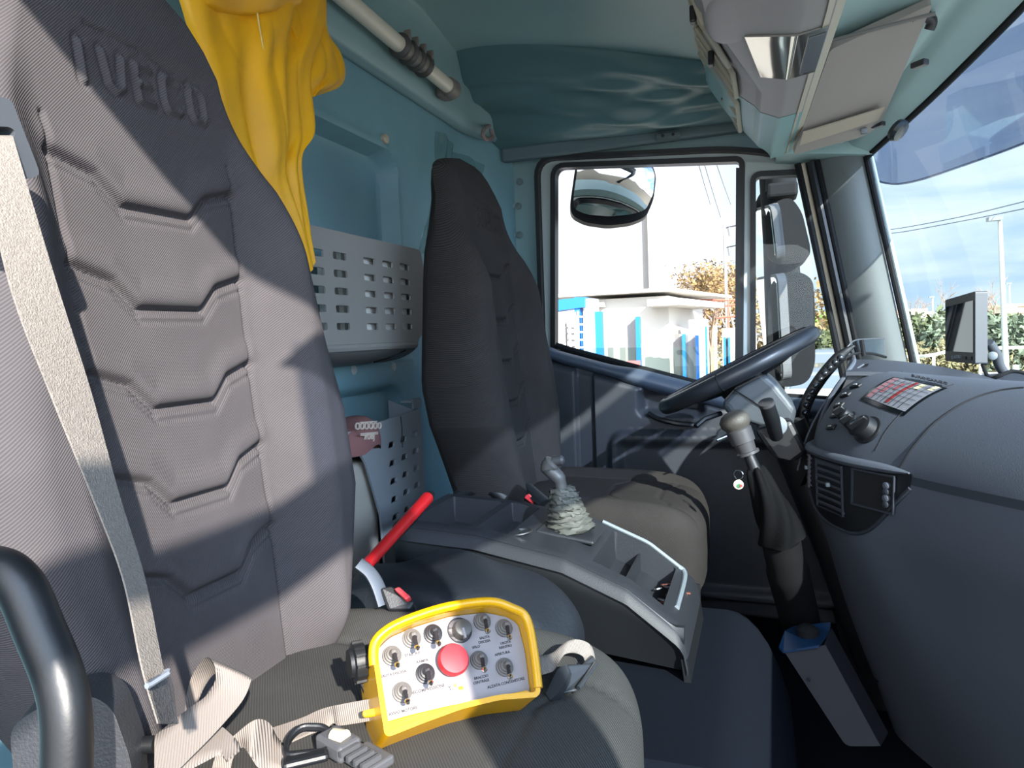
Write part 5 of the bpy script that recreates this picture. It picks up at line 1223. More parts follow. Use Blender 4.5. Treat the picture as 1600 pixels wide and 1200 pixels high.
bkl = mk('strap_slider', ring(roundpoly([S3(925, 735, -0.322), S3(985, 670, -0.318), S3(1110, 672, -0.320), S3(1145, 720, -0.324), S3(1130, 800, -0.326), S3(905, 825, -0.326)], 0.006), 0.004, A(0, 0, 1), (0, 0, 0.007)), black_s, rm, bevel=0.002, smooth=False)
mk('slider_bar', box(S3(1010, 825, -0.322), (0.035, 0.012, 0.007), (nrm(A(0.75, 0.62, 0)), nrm(A(-0.62, 0.75, 0)), A(0, 0, 1))), black_s, rm, bevel=0.003, smooth=False)
pg = thing('plug_connector', 'grey plastic plug with cable lug lying below the remote control', 'plug', S3(1250, 760, -0.335))
pv = nrm(S3(1400, 850, -0.325)-S3(1140, 700, -0.325)); pw = np.cross(A(0, 0, 1), pv)
plm = mat('plug_grey_d', '47484b', 0.5)
mk('plug_body', box(S3(1195, 735, -0.322), (0.034, 0.022, 0.014), (pv, pw, A(0, 0, 1))), plm, pg, bevel=0.003, smooth=False)
mk('plug_neck', box(S3(1300, 790, -0.324), (0.040, 0.015, 0.010), (pv, pw, A(0, 0, 1))), plm, pg, bevel=0.002, smooth=False)
mk('plug_tail', box(S3(1370, 820, -0.326), (0.034, 0.024, 0.008), (pv, pw, A(0, 0, 1))), plm, pg, bevel=0.002, smooth=False)
mk('plug_rib', join(*[box(S3(1260+k*40, 770+k*22, -0.3175), (0.003, 0.018, 0.004), (pv, pw, A(0, 0, 1))) for k in range(4)]), plm, pg, smooth=False)
mk('cable_lug', tube([S3(1170, 690, -0.316), S3(1235, 700, -0.314)], 0.006, 12), mat('lug_beige', 'b7a88f', 0.6), pg)
# strap on the far side of the remote with the black clasp
def S2(x_, y_, d): return PD(540+x_*0.25, 900+y_*0.25, d)
A5 = [S2(1120, 525, 0.71), S2(1200, 505, 0.71), S2(1290, 480, 0.715), S2(1340, 440, 0.72), S2(1400, 402, 0.725), S2(1470, 400, 0.73), S2(1530, 430, 0.735), S2(1555, 490, 0.73), S2(1560, 530, 0.72)]
B5 = [S2(1150, 640, 0.69), S2(1210, 622, 0.69), S2(1295, 595, 0.695), S2(1330, 545, 0.70), S2(1370, 490, 0.71), S2(1430, 480, 0.72), S2(1480, 500, 0.725), S2(1495, 530, 0.72), S2(1500, 560, 0.715)]
mk('shoulder_strap', thick(rails(A5, B5, n=8), (-0.0008, 0.0012, -0.001)), strap_m, rm, auto=80)
cl = mk('strap_clasp', prism([S2(1370, 560, 0.70), S2(1470, 560, 0.71), S2(1545, 495, 0.72), S2(1570, 545, 0.715), S2(1490, 690, 0.69), S2(1440, 725, 0.685), S2(1360, 735, 0.68), S2(1350, 640, 0.69)], (-0.004, 0.010, -0.004)), mat('clasp_black', '26282b', 0.3), rm, bevel=0.003, smooth=False)
mk('clasp_shell', thick(rails([S2(1250, 735, 0.675), S2(1290, 650, 0.685), S2(1330, 580, 0.695), S2(1380, 550, 0.70)], [S2(1280, 775, 0.67), S2(1330, 725, 0.675), S2(1375, 660, 0.685), S2(1400, 600, 0.695)]), (0.003, 0.006, -0.006)), MATS['clasp_black'], rm, smooth=False)
mk('clasp_prong', tube([S2(1455, 700, 0.682), S2(1520, 610, 0.70), S2(1565, 545, 0.712)], 0.0022, 8), steel, rm)

# ================================================================== OUTSIDE THE TRUCK : mirrors
mm_ = thing('door_mirror', 'pair of grey mirror housings on one arm outside the small quarter window', 'mirror', (0.08, 2.70, -0.4))
mg = mat('mirror_housing', '1d1f23', 0.85, spec=0.15); mgl = mat('mirror_rim', '5a5d62', 0.8, spec=0.2)
def mirror(pix, y, depth_y, name, gx):
    """housing outline seen from the cab, given depth; the glass is on the rearward (-X) face"""
    P = [PY(px, py, y) for px, py in pix]
    P = roundpoly(P, 0.05, 6)
    hsg = mk('housing', prism(P, (0.0, depth_y, 0.0)), mg, mm_, bevel=0.03, seg=4, smooth=False)
    return hsg, P
H1 = [(1196, 332), (1215, 313), (1236, 308), (1253, 330), (1266, 385), (1266, 398), (1255, 410), (1216, 414), (1196, 400)]
hs1, P1 = mirror(H1, 2.66, 0.22, 'upper', 0)
H2 = [(1200, 450), (1218, 428), (1250, 424), (1270, 436), (1273, 470), (1274, 570), (1262, 600), (1222, 606), (1200, 590)]
hs2, P2 = mirror(H2, 2.66, 0.24, 'lower', 0)
def mglass(px0, px1, pyt, pyb, y0, y1, pr_):
    a, b = PY(px0, pyt+6, y1), PY(px1, pyt, y0); c, d = PY(px1+9, pyb, y0), PY(px0+18, pyb-8, y1)
    lo = roundpoly([a, b, c, d], 0.03, 6)
    n_ = nrm(np.cross(b-a, d-a)); n_ = n_ if n_[0] < 0 else -n_
    r_ = mk('mirror_rim', prism(offs(lo, 0.010, n_), -n_*0.03), mgl, mm_, bevel=0.006, smooth=False)
    mk('mirror_glass', prism([p+n_*0.004 for p in lo], -n_*0.003), mirror_m, r_, smooth=False)
mglass(1180, 1204, 324, 402, 2.64, 2.86, hs1)
mglass(1182, 1214, 432, 590, 2.64, 2.88, hs2)
mk('arm', tube(spl([A(0.03, 2.74, 0.75), A(0.035, 2.74, 0.55), A(0.045, 2.745, 0.30), A(0.05, 2.745, 0.0), A(0.07, 2.74, -0.35), A(0.20, 2.5, -0.45), A(0.35, 2.30, -0.45)], 8), 0.030, 14, flat=(1.3, 1)), mg, mm_)
mk('arm_joint', box(PY(1222, 300, 2.72), (0.10, 0.12, 0.05)), mg, mm_, bevel=0.01, smooth=False)
mk('arm_cover', tube([PY(1219, 262, 2.72), PY(1220, 298, 2.72)], [0.052, 0.055], 4+10), mg, mm_)
mk('back_arm', tube(spl([PY(1184, 330, 2.85), PY(1196, 305, 2.82), PY(1214, 296, 2.76)], 6), 0.02, 10), mg, mm_)
mk('neck', tube([PY(1228, 405, 2.74), PY(1230, 430, 2.74)], 0.045, 14), mg, mm_)
# kerb mirror over the main window
km = thing('kerb_mirror', 'convex black-rimmed mirror hanging outside at the top of the driver door window', 'mirror', (-0.35, 2.45, 0.42))
kq_ = [(902, 252), (1018, 255), (1024, 275), (1020, 310), (1008, 337), (985, 346), (950, 350), (915, 345), (894, 334), (893, 315), (898, 280)]
KP = roundpoly([PD(px, py, 2.36+0.0006*(py-250)*0+0.0012*(350-py)*0.6) for px, py in kq_], 0.02, 4)
cK = sum(KP)/len(KP); nK = nrm(np.cross(KP[5]-cK, KP[len(KP)//2]-cK)); nK = nK if nK@cK < 0 else -nK
KP = [p-nK*((p-cK)@nK) for p in KP]
mk('housing', prism([p-nK*0.004 for p in offs(KP, 0.004, nK)], -nK*0.022), black, km, bevel=0.01, smooth=False)
eK = nrm(np.cross(A(0, 0, 1), nK)); fK = np.cross(nK, eK); RK = 0.36
def dome_h(d, c, P, R_):
    dm = max(np.linalg.norm(q_-c) for q_ in P); return math.sqrt(R_*R_-d*d)-math.sqrt(R_*R_-dm*dm)
def dome(P, c, n_, R_, rings=14):
    V = []; F = []; m_ = len(P)
    for i in range(rings+1):
        t = i/rings
        for p in P:
            q = c+(p-c)*t; d2 = np.linalg.norm(q-c)**2; V.append(q+n_*(0.0015+dome_h(math.sqrt(d2), c, P, R_)))
    for i in range(rings):
        for j in range(m_): F.append((i*m_+j, (i+1)*m_+j, (i+1)*m_+(j+1) % m_, i*m_+(j+1) % m_))
    return V, F
mk('mirror_glass', dome(offs(KP, -0.004, nK), cK, nK, RK), mirror_m, km, auto=0)
mk('arm', tube(spl([cK-nK*0.03+A(0, 0, 0.08), A(-0.35, 2.42, 0.62), A(-0.35, 2.30, 0.72)], 6), 0.015, 10), black, km)

# outer shell of the cab and cargo body (seen only in the mirrors and as shade)
tk = thing('truck', 'white truck cab side and box body seen only in the mirrors', 'truck', (-2.0, 1.08, -H))
mk('cab_side', prism([A(0.33, 2.31, -0.3), A(0.60, 2.31, -0.3), A(0.60, 2.31, -1.5), A(-0.92, 2.31, -1.5), A(-0.92, 2.31, 0.6), A(-0.66, 2.31, 0.6), A(-0.66, 2.31, -0.9), A(0.33, 2.31, -0.9)], (0, 0.03, 0)), white_p, tk, smooth=False)
mk('cargo_box', box((-3.2, 1.08, 0.1), (4.2, 2.44, 2.4)), cream, tk, smooth=False)
mk('chassis', box((-2.4, 1.08, -1.4), (6.0, 1.2, 0.5)), black, tk, smooth=False)
for cx, cy in ((0.1, 2.12), (0.1, 0.04), (-3.9, 2.12), (-3.9, 0.04)):
    mk('wheel', lathe((cx, cy-0.13, -1.72), (0, 1, 0), [(0, 0.25), (0.0, 0.44), (0.03, 0.48), (0.23, 0.48), (0.26, 0.44), (0.26, 0.25)], 28), rubber, tk)
# opened passenger door
pd_ = thing('door_2', None, None, (0.33, -0.5, -0.86), kind='structure')
def PDr(s, z): return A(0.365, -0.10-s, z)
mk('door_shell', holed([PDr(0.0, -0.9), PDr(0.95, -0.9), PDr(0.95, 0.525), PDr(0.0, 0.525)], [[PDr(0.03, -0.2), PDr(0.87, -0.10), PDr(0.87, 0.44), PDr(0.03, 0.44)]], A(0.03, 0, 0)), white_p, pd_, smooth=False)

# exterior sun visor across the top of the windshield
ev = thing('exterior_visor', 'blue-grey tinted sun visor outside above the windshield', 'visor', (0.7, 1.0, 0.3))
tint = glass('tinted_visor', (0.52, 0.56, 0.64), 0.10, 0.02)
evp = spl([A(0.285, 2.37), A(0.363, 2.30), A(0.46, 2.02), A(0.53, 1.80), A(0.60, 1.50), A(0.63, 1.08), A(0.60, 0.66), A(0.53, 0.36), A(0.46, 0.14), A(0.363, -0.14), A(0.285, -0.21)], 8)
def evf(u, v):
    i = u*(len(evp)-1); k = min(int(i), len(evp)-2); f = i-k; q = evp[k]*(1-f)+evp[k+1]*f; s = abs(2*u-1)
    return A(q[0]-0.02*(1-v)+0.03, q[1], lerp(0.64, 0.375+0.065*s**6, v))
mk('panel', thick(grid(evf, 80, 10), (0.003, 0, 0.001)), tint, ev)
mk('lower_edge', tube([evf(u, 1.0) for u in np.linspace(0, 1, 70)], 0.003, 6), glass('tint_edge', (0.3, 0.36, 0.45), 0.2), ev)
for yy in (1.55, 0.6):
    mk('bracket', tube([A(0.50, yy, 0.60), A(0.72, yy, 0.50), A(0.78, yy, 0.47)], 0.014, 8), mat('bracket_tan%d' % int(yy*100), '8a877c', 0.6), ev)

# ================================================================== GROUND AND YARD
GZ = -H
struct('ground', prism([A(-60, -40, GZ), A(160, -40, GZ), A(160, 160, GZ), A(-60, 160, GZ)], (0, 0, -0.1)), ground_m, smooth=False)
D1 = 13.0
def G(px, py, y=D1): return PY(px, py, y)
def vbox(p_tl, p_br, y, dep, m, name, par, **k):
    a = PY(p_tl[0], p_tl[1], y); b = PY(p_br[0], p_br[1], y)
    zb = b[2] if p_br[1] < 900 else GZ
    return mk(name, box(((a[0]+b[0])/2, y+dep/2, (a[2]+zb)/2), (abs(b[0]-a[0]), dep, abs(a[2]-zb))), m, par, smooth=False, **k)
# gatehouse
gh_ = thing('gatehouse', 'white rendered gatehouse with flat overhanging roof beyond the driver window', 'building', G(980, 560)*A(1, 1, 0)+A(0, 0, GZ))
xl, xr2 = G(905, 500)[0], G(1045, 500)[0]; zt_ = G(1043, 462)[2]
mk('walls', prism([A(xl, D1, GZ), A(xr2, D1, GZ), A(xr2, D1, zt_), A(xl, D1+0.0, zt_)], (0.3, 4.0, 0)), wall_w, gh_, smooth=False)
xo = G(1048, 455)[0]
zt0 = G(1043, 451)[2]; zt1 = G(1043, 456)[2]
mk('roof_slab', prism([A(xl-1, D1-0.35, zt1), A(xo, D1-0.35, zt1), A(xo+0.9, D1+4.2, zt1), A(xl-1, D1+4.2, zt1)], (0, 0, zt0-zt1)), wall_w, gh_, smooth=False)
za, zb_ = G(1045, 468, D1-0.5)[2], G(1045, 478, D1-0.5)[2]
xa, xb_ = G(1012, 470, D1-0.5)[0], G(1048, 470, D1-0.5)[0]
mk('canopy', prism([A(xa, D1, zb_), A(xa+0.05, D1-0.9, zb_), A(xb_+0.2, D1-0.9, zb_), A(xb_+0.75, D1+2.5, zb_), A(xb_-0.2, D1+2.5, zb_)], (0, 0, za-zb_)), wall_w, gh_, smooth=False)
mk('side_window_lintel', box((G(935, 478)[0], D1-0.15, G(935, 477)[2]), (G(946, 478)[0]-G(922, 478)[0], 0.3, 0.08)), wall_w, gh_, smooth=False)
# concrete tower
a = G(998, 300, 22); b = G(1041, 300, 22)
tw_ = mk('tower', join(box(((a[0]+b[0])/2+0.06, 22.6, 4), (b[0]-a[0]-0.35, 1.2, 14)), box((a[0]+0.15, 22.8, 4), (0.3, 0.8, 14)), box((a[0]+0.42, 22.35, 4), (0.10, 0.6, 14))), concrete, None, label='tall pale concrete tower rising behind the gatehouse', cat='tower', smooth=False)
# blue gate portal
gp_ = thing('gate_portal', 'bright blue steel gate portal with a horizontal beam at the left of the window', 'gate', G(905, 560)*A(1, 1, 0)+A(0, 0, GZ))
yb = D1-2.0
vbox((905, 464), (915, 1000), yb, 0.25, blue, 'post', gp_)
mk('post_side', box((PY(918, 470, yb)[0], yb+0.3, (PY(918, 466, yb)[2]+GZ)/2), (0.12, 0.5, PY(918, 466, yb)[2]-GZ)), mat('blue_pale', '8fb0dc', 0.5), gp_, smooth=False)
a, b, c, d = PY(840, 472, yb), PY(914, 464, yb), PY(914, 480, yb), PY(840, 490, yb)
mk('beam', prism([p_+A(0, -0.03, 0) for p_ in (a, b, c, d)], (0, 0.36, 0)), blue, gp_, smooth=False)
# sliding gate with vertical bars
sg = thing('sliding_gate', 'blue and white barred sliding gate with pale planks under the blue beam', 'gate', PY(890, 545, yb-0.2)*A(1, 1, 0)+A(0, 0, GZ))
for i, px in enumerate((872, 880, 889, 898)): mk('upright', tube([PY(px, 488, yb-0.1), PY(px+4, 580, yb-0.1)], 0.022, 6), white_p, sg)
vbox((872, 505), (878, 1000), yb-0.1, 0.08, blue, 'post', sg)
vbox((879, 503), (901, 1000), yb+0.15, 0.06, sheet_g, 'plank_panel', sg)
for py in (512, 521, 531, 541): mk('plank_gap', tube([PY(879, py, yb+0.14), PY(902, py+1, yb+0.14)], 0.012, 5), MATS['visor_strap'], sg)
vbox((902, 488), (915, 1000), yb-0.06, 0.05, blue_d, 'ladder_panel', sg)
for py in range(495, 560, 12): mk('rung', tube([PY(900, py, yb-0.1), PY(917, py, yb-0.1)], 0.014, 5), white_p, sg)
for px in (903, 913): mk('ladder_rail', tube([PY(px, 486, yb-0.1), PY(px+1, 570, yb-0.1)], 0.020, 6), white_p, sg)
# fence panels
def fence(name, label, px0, px1, pt0, pt1, y, posts, group=None):
    t = thing(name, label, 'fence', PY((px0+px1)/2, 560, y)*A(1, 1, 0)+A(0, 0, GZ))
    a, b = PY(px0, pt0, y), PY(px1, pt1, y)
    w_ = b[0]-a[0]; n = max(6, int(w_/0.14))
    V = []; F = []
    for i in range(n+1):
        x_ = a[0]+w_*i/n; z_ = lerp(a[2], b[2], i/n); dy = 0.03*(i % 2)
        V += [(x_, y+dy, GZ), (x_, y+dy, z_)]
    for i in range(n): F.append((2*i, 2*i+2, 2*i+3, 2*i+1))
    mk('corrugated_panel', thick((V, F), (0, 0.02, 0)), sheet_g, t, smooth=False)
    for px, pt, w in posts:
        p = PY(px, pt, y-0.15); mk('post', box((p[0], y-0.1, (p[2]+GZ)/2), (w, 0.15, p[2]-GZ)), blue, t, smooth=False)
    return t
fence('fence', 'grey corrugated fence bay between two bright blue posts in front of the gatehouse', 938, 995, 490, 496, D1-1.6, [(934, 487, 0.12), (996, 495, 0.06)])
fence('fence', 'narrow grey corrugated fence bays right of the gatehouse', 1047, 1090, 521, 524, D1-0.6, [(1068, 522, 0.05), (1089, 524, 0.05)])
fence('fence', 'far grey corrugated fence bay with thin blue posts near the window edge', 1131, 1140, 527, 527, D1-0.4, [(1132, 527, 0.04), (1139, 527, 0.03)])
wl = thing('perimeter_wall', 'stepped white perimeter wall receding to the right of the gatehouse', 'wall', PY(1100, 560, D1)*A(1, 1, 0)+A(0, 0, GZ))
vbox((1076, 500), (1116, 1000), D1+0.6, 0.3, wall_w, 'wall_section', wl)
vbox((1115, 509), (1129, 1000), D1+0.8, 0.3, wall_w, 'wall_section', wl)
vbox((1128, 513), (1190, 1000), D1+1.0, 0.3, wall_w, 'wall_section', wl)
bp_ = vbox((1104, 510), (1112, 1000), D1-1.0, 0.10, blue, 'gate_post', None)
bp_['label'] = 'lone bright blue steel post between the white walls'; bp_['category'] = 'post'
bd = thing('blue_container', 'blue and white container tops behind the fence right of the gatehouse', 'container', PY(1062, 560, D1+2)*A(1, 1, 0)+A(0, 0, GZ))
vbox((1047, 503), (1053, 1000), D1+5, 0.8, blue_d, 'end_panel', bd); vbox((1056, 504), (1067, 1000), D1+5.2, 0.8, blue, 'side_panel', bd); vbox((1068, 501), (1078, 1000), D1+4.8, 0.8, blue_d, 'door_panel', bd)
bx_ = vbox((1071, 490), (1079, 500), D1+4.8, 0.4, mat('unit_dark', '3a3c44', 0.6), 'roof_unit', None)
bx_['label'] = 'small dark box unit on top of the blue container'; bx_['category'] = 'equipment'
rp_ = vbox((980, 564), (1000, 574), 8.0, 0.05, mat('sign_red', 'd06a6c', 0.5), 'red_panel', None)
rp_['label'] = 'small faded red panel at the foot of the fence, above the window ledge'; rp_['category'] = 'sign'
mk('panel_post', box((PY(985, 575, 8.02)[0], 8.05, (PY(985, 575, 8.0)[2]+GZ)/2), (0.05, 0.05, PY(985, 575, 8.0)[2]-GZ)), steel, rp_, smooth=False)
# net frame behind the wall
nf_ = thing('net_frame', 'rusty red tubular net frame standing behind the white wall', 'frame', PY(1140, 500, D1+3)*A(1, 1, 0)+A(0, 0, GZ))
rust = mat('rust_red', '9a5848', 0.7)
for (p, q_) in [((1079, 469), (1160, 469)), ((1079, 469), (1079, 560)), ((1138, 469), (1138, 560)), ((1152, 469), (1152, 560)), ((1133, 478), (1160, 475)), ((1120, 497), (1160, 493))]:
    mk('bar', tube([PY(*p, D1+3), PY(*q_, D1+3)], 0.025, 6), rust, nf_)

# ---- trees
def branches(base, height, spread, n_lvl, rnd, th=0.09, splits=4):
    segs = []
    def grow(p, d, L_, r, lvl):
        q = p+d*L_; segs.append((p, q, r, r*0.65))
        if lvl == 0: return
        for k in range(splits if lvl > 1 else splits+1):
            nd_ = nrm(d*0.9+A(rnd.uniform(-1, 1), rnd.uniform(-1, 1), rnd.uniform(-0.3, 0.7))*spread)
            grow(p+d*L_*rnd.uniform(0.55, 1.0), nd_, L_*rnd.uniform(0.55, 0.8), r*0.55, lvl-1)
    grow(np.asarray(base, float), A(0, 0, 1), height, th, n_lvl)
    return segs
def branch_mesh(segs, n=4):
    V = []; F = []
    for p, q, r1, r2 in segs:
        t = nrm(q-p); a = nrm(np.cross(t, A(0.3, 0.9, 0.1))); b = np.cross(t, a); k = len(V)
        for pt, r in ((p, r1), (q, r2)):
            for i in range(n): V.append(pt+r*(a*math.cos(6.283*i/n)+b*math.sin(6.283*i/n)))
        for i in range(n): F.append((k+i, k+(i+1) % n, k+n+(i+1) % n, k+n+i))
    return V, F
def leaves(pts, size, rnd, n_per=1, jit=0.1):
    V = []; F = []
    for p in pts:
        for k in range(n_per):
            c = p+A(rnd.gauss(0, jit), rnd.gauss(0, jit), rnd.gauss(0, jit)); a = nrm(A(rnd.gauss(0, 1), rnd.gauss(0, 1), rnd.gauss(0, 1))); b = nrm(np.cross(a, A(rnd.gauss(0, 1), rnd.gauss(0, 1), rnd.gauss(0, 1))))
            s = size*rnd.uniform(0.6, 1.4); i = len(V); V += [c-a*s, c+b*s*0.5, c+a*s, c-b*s*0.5]; F.append((i, i+1, i+2, i+3))
    return V, F
rnd = random.Random(7)
leaf_b = mat('leaf_tan', '86704e', 1.0, spec=0.0, var=0.25, vscale=2); twig = mat('twig', '8d7767', 0.9)
leaf_g = mat('leaf_olive', '5d6348', 1.0, spec=0.0, var=0.35, vscale=1.2); leaf_g2 = mat('leaf_green', '6f9a3c', 0.8, var=0.25, vscale=2); leaf_s = mat('leaf_silver', '6a735f', 1.0, spec=0.0, var=0.3, vscale=0.8)
for (px, y_, ht, lb) in ((1112, 26, 2.2, 'bare tan winter tree behind the white perimeter wall'), (1150, 30, 2.1, 'bare tan winter tree at the right edge of the main door window')):
    base = PY(px, 560, y_)*A(1, 1, 0)+A(0, 0, GZ)
    t = thing('bare_tree', lb, 'tree', base)
    sg_ = branches(base, ht, 0.62, 5, rnd, 0.10, 3)
    mk('trunk', branch_mesh(sg_), twig, t, smooth=False)
    tips = [q for p, q, a, b in sg_ if b < 0.012]
    mk('foliage', leaves(tips, 0.06, rnd, 5, 0.22), leaf_b, t, smooth=False)
base = PY(1105, 560, 34)*A(1, 1, 0)+A(0, 0, GZ)
pts = [base+A(rnd.uniform(-3, 7), rnd.uniform(-1, 1), rnd.uniform(0.5, 3.7)) for _ in range(3500)]
mk('thicket', leaves(pts, 0.12, rnd, 2, 0.2), leaf_b, None, label='tan dry thicket behind the blue containers and white walls', cat='bushes', kind='stuff', smooth=False)
# power pole seen in the window
pp = thing('power_pole', 'thin pale power pole with insulators at the right edge of the door window', 'pole', PY(1136, 560, 24)*A(1, 1, 0)+A(0, 0, GZ))
pa = PY(1132, 352, 24); mk('pole', tube([pa, A(pa[0]+0.02, 24, GZ)], 0.05, 8), concrete, pp)
for py in (356, 387): mk('crossarm', tube([PY(1134, py, 24), PY(1156, py-5, 24)], 0.025, 6), MATS['grip_dark'], pp); mk('insulator', tube([PY(1139, py, 24), PY(1141, py+12, 24)], 0.05, 8), MATS['rim_grey'], pp)
wire_m = mat('wire', '55606a', 0.5)
for i, (p, q_) in enumerate([((1092, 258), (1110, 320)), ((1101, 258), (1126, 340)), ((1120, 258), (1142, 320))]):
    mk('overhead_wire', tube([PY(*p, 12), PY(p[0]*0.5+q_[0]*0.5, p[1]*0.5+q_[1]*0.5+1, 17), PY(*q_, 24)], 0.008, 5), wire_m, None,
       label=['leftmost faint overhead wire in the main door window', 'middle faint overhead wire in the main door window', 'rightmost faint overhead wire in the main door window'][i], cat='wire', group='faint wires in the door window')

# ---- scene through the windshield
def FX(px, py, zc): return PD(px, py, zc)
# wires
w1 = [FX(1372, 357.5, 20), FX(1400, 357.5, 20), FX(1500, 339, 18), FX(1600, 315, 16), FX(1700, 290, 14)]
w2 = [FX(1372, 362.5, 20), FX(1402, 363.5, 20), FX(1500, 346, 18), FX(1600, 326, 16), FX(1700, 303, 14)]
mk('overhead_wire', tube(spl(w1, 8), 0.012, 6), wire_m, None, label='upper of the two dark overhead wires across the windshield', cat='wire')
mk('overhead_wire', tube(spl(w2, 8), 0.012, 6), wire_m, None, label='lower of the two dark overhead wires across the windshield', cat='wire')
def lamp(px_t, py_t, px_b, py_b, zc, r, label, arm=-1, al=8):
    t_ = PD(px_t, py_t, zc); g_ = PD(px_b, py_b, zc); base = A(g_[0], g_[1], GZ)
    t = thing('street_lamp', label, 'street lamp', base)
    mk('pole', tube([t_, base], [r*0.6, r], 10), mat('lamp_pole', 'b4bcb4', 0.5) if 'lamp_pole' not in MATS else MATS['lamp_pole'], t)
    h_ = PD(px_t+arm*al, py_t+1, zc)
    mk('lamp_head', join(tube([t_, h_], r*0.5, 6), box(h_, (r*4, r*3, r*1.2))), MATS['rim_grey'], t, smooth=False)
lamp(1562, 341, 1575, 562, 17, 0.075, 'tall pale street lamp standing right of the monitor', -1, 8)
lamp(1457, 463, 1457, 500, 60, 0.10, 'distant street lamp left of the monitor', -1, 1.5)
lamp(1577, 442, 1579, 500, 55, 0.09, 'distant street lamp just right of the tall one', -1, 1.5)
lamp(1286, 484, 1287, 515, 50, 0.09, 'distant double-armed street lamp seen through the quarter window', -1, 4)
# hedge bank
rnd = random.Random(11)
def mass(name, label, px0, px1, pyt, zc0, zc1, n, size, m, per=2, cat='hedge', zlow=GZ):
    pts = []
    for _ in range(n):
        px = rnd.uniform(px0, px1); zc = rnd.uniform(zc0, zc1); top = PD(px, pyt+7*math.sin(px*0.045)+4*math.sin(px*0.13+1), zc)[2]
        b = PD(px, 520, zc); pts.append(A(b[0], b[1], lerp(zlow, top, rnd.random()**0.7)))
    return mk(name, leaves(pts, size, rnd, per, size*1.2), m, None, label=label, cat=cat, kind='stuff', smooth=False)
mass('hedge', 'thick olive green roadside bushes beyond the guardrail', 1400, 1700, 500, 26, 30, 9000, 0.13, leaf_g, 4)
mass('bushes', 'silvery grey bushes in front of the olive roadside hedge', 1450, 1545, 512, 24, 25.5, 2200, 0.11, leaf_s, 4, 'bushes')
mass('bushes', 'pale green bushes behind the tall street lamp', 1535, 1700, 502, 23, 25, 3200, 0.12, leaf_s, 4, 'bushes')
mass('bushes', 'tan dry bushes seen through the quarter window', 1262, 1330, 520, 26, 30, 1300, 0.2, leaf_b, 3, 'bushes')
mass('bushes', 'olive bushes seen between the mirror and the front pillar', 1255, 1330, 528, 24, 25, 700, 0.2, leaf_g, 3, 'bushes')
mass('shrub', 'small bright green tree behind the quarter window', 1272, 1290, 500, 35, 37, 500, 0.2, leaf_g2, 3, 'tree')
mass('dry_grass', 'strip of dry yellow grass behind the guardrail', 1405, 1700, 543, 23, 25, 4500, 0.10, mat('dry_grass', '7c7456', 1.0, spec=0.0, var=0.3, vscale=1.0), 2, 'grass')
for px, lb in ((1440, 'bare twiggy tree above the hedge by the far left street lamp'), (1556, 'bare twiggy tree above the hedge behind the tall street lamp')):
    base = PD(px, 500, 40); base = A(base[0], base[1], GZ); t = thing('bare_tree', lb, 'tree', base)
    sg_ = branches(base, 1.9, 0.7, 4, rnd, 0.08, 3)
    mk('trunk', branch_mesh(sg_), twig, t, smooth=False)
# verge, far hills and houses
gq_ = [PD(1395, 556, 24), PD(1700, 548, 22)]
struct('terrain', prism([A(p[0], p[1], GZ+0.02) for p in (PD(1330, 556, 24), PD(1750, 548, 22), PD(1750, 520, 60), PD(1250, 520, 60))], (0, 0, 0.25)), mat('verge', 'a59a70', 0.9, var=0.2, vscale=0.5, bump=0.4, bscale=6), smooth=False)
for (px0, px1, pt, zc, c_, lb) in ((1407, 1426, 487, 70, 'e8dfd6', 'far white flat-roofed house left of the monitor above the hedge'), (1424, 1437, 491, 75, 'cdb5a0', 'far tan house beside the white flat-roofed one'),
                                   (1543, 1566, 480, 65, 'd8cdb8', 'far pale house behind the tall street lamp'), (1566, 1640, 479, 80, 'b08a6a', 'far brown hillside building right of the tall street lamp'),
                                   (1274, 1283, 492, 80, 'ece6e0', 'far white house seen right of the lower mirror housing'), (1288, 1304, 498, 75, 'e6d9c6', 'far cream house beside the front pillar')):
    a = PD(px0, pt, zc); b = PD(px1, pt, zc); m_ = mat('house_'+c_, c_, 0.8)
    t = thing('house', lb, 'house', A((a[0]+b[0])/2, (a[1]+b[1])/2, GZ)); w_ = np.linalg.norm((b-a)[:2]); ex = nrm(A(b[0]-a[0], b[1]-a[1], 0)); ey = A(-ex[1], ex[0], 0)
    mk('walls', box(((a[0]+b[0])/2, (a[1]+b[1])/2, (a[2]+GZ)/2), (w_, 4, a[2]-GZ), (ex, ey, A(0, 0, 1))), m_, t, smooth=False)
    mk('parapet', box(((a[0]+b[0])/2, (a[1]+b[1])/2, a[2]+0.05), (w_+0.4, 4.4, 0.25), (ex, ey, A(0, 0, 1))), m_, t, smooth=False)
# guardrail
gr_ = thing('guardrail', 'pale steel guardrail running along the far roadside', 'guardrail', PD(1500, 556, 21)*A(1, 1, 0)+A(0, 0, GZ))
gpts = spl([PD(1300, 560, 23), PD(1420, 557.5, 21), PD(1455, 555, 20.5), PD(1485, 549, 21), PD(1540, 545, 21.5), PD(1620, 542, 21)], 8)
galv = mat('galvanised', 'c4c4b6', 0.4, metal=0.3)
mk('rail', tube(gpts, 0.05, 8, flat=(0.4, 1.0), up=A(0, 0, 1)), galv, gr_)
for i in range(3, len(gpts), 14): mk('post', box((gpts[i][0], gpts[i][1], (gpts[i][2]+GZ)/2), (0.08, 0.06, gpts[i][2]-GZ)), galv, gr_, smooth=False)
bb = PD(1587, 575, 9); bo = mk('marker_post', box((bb[0], bb[1], (bb[2]+0.04+GZ)/2), (0.06, 0.06, bb[2]+0.04-GZ)), galv, None, label='short white marker post by the roadside right of the monitor stand', cat='post', smooth=False)

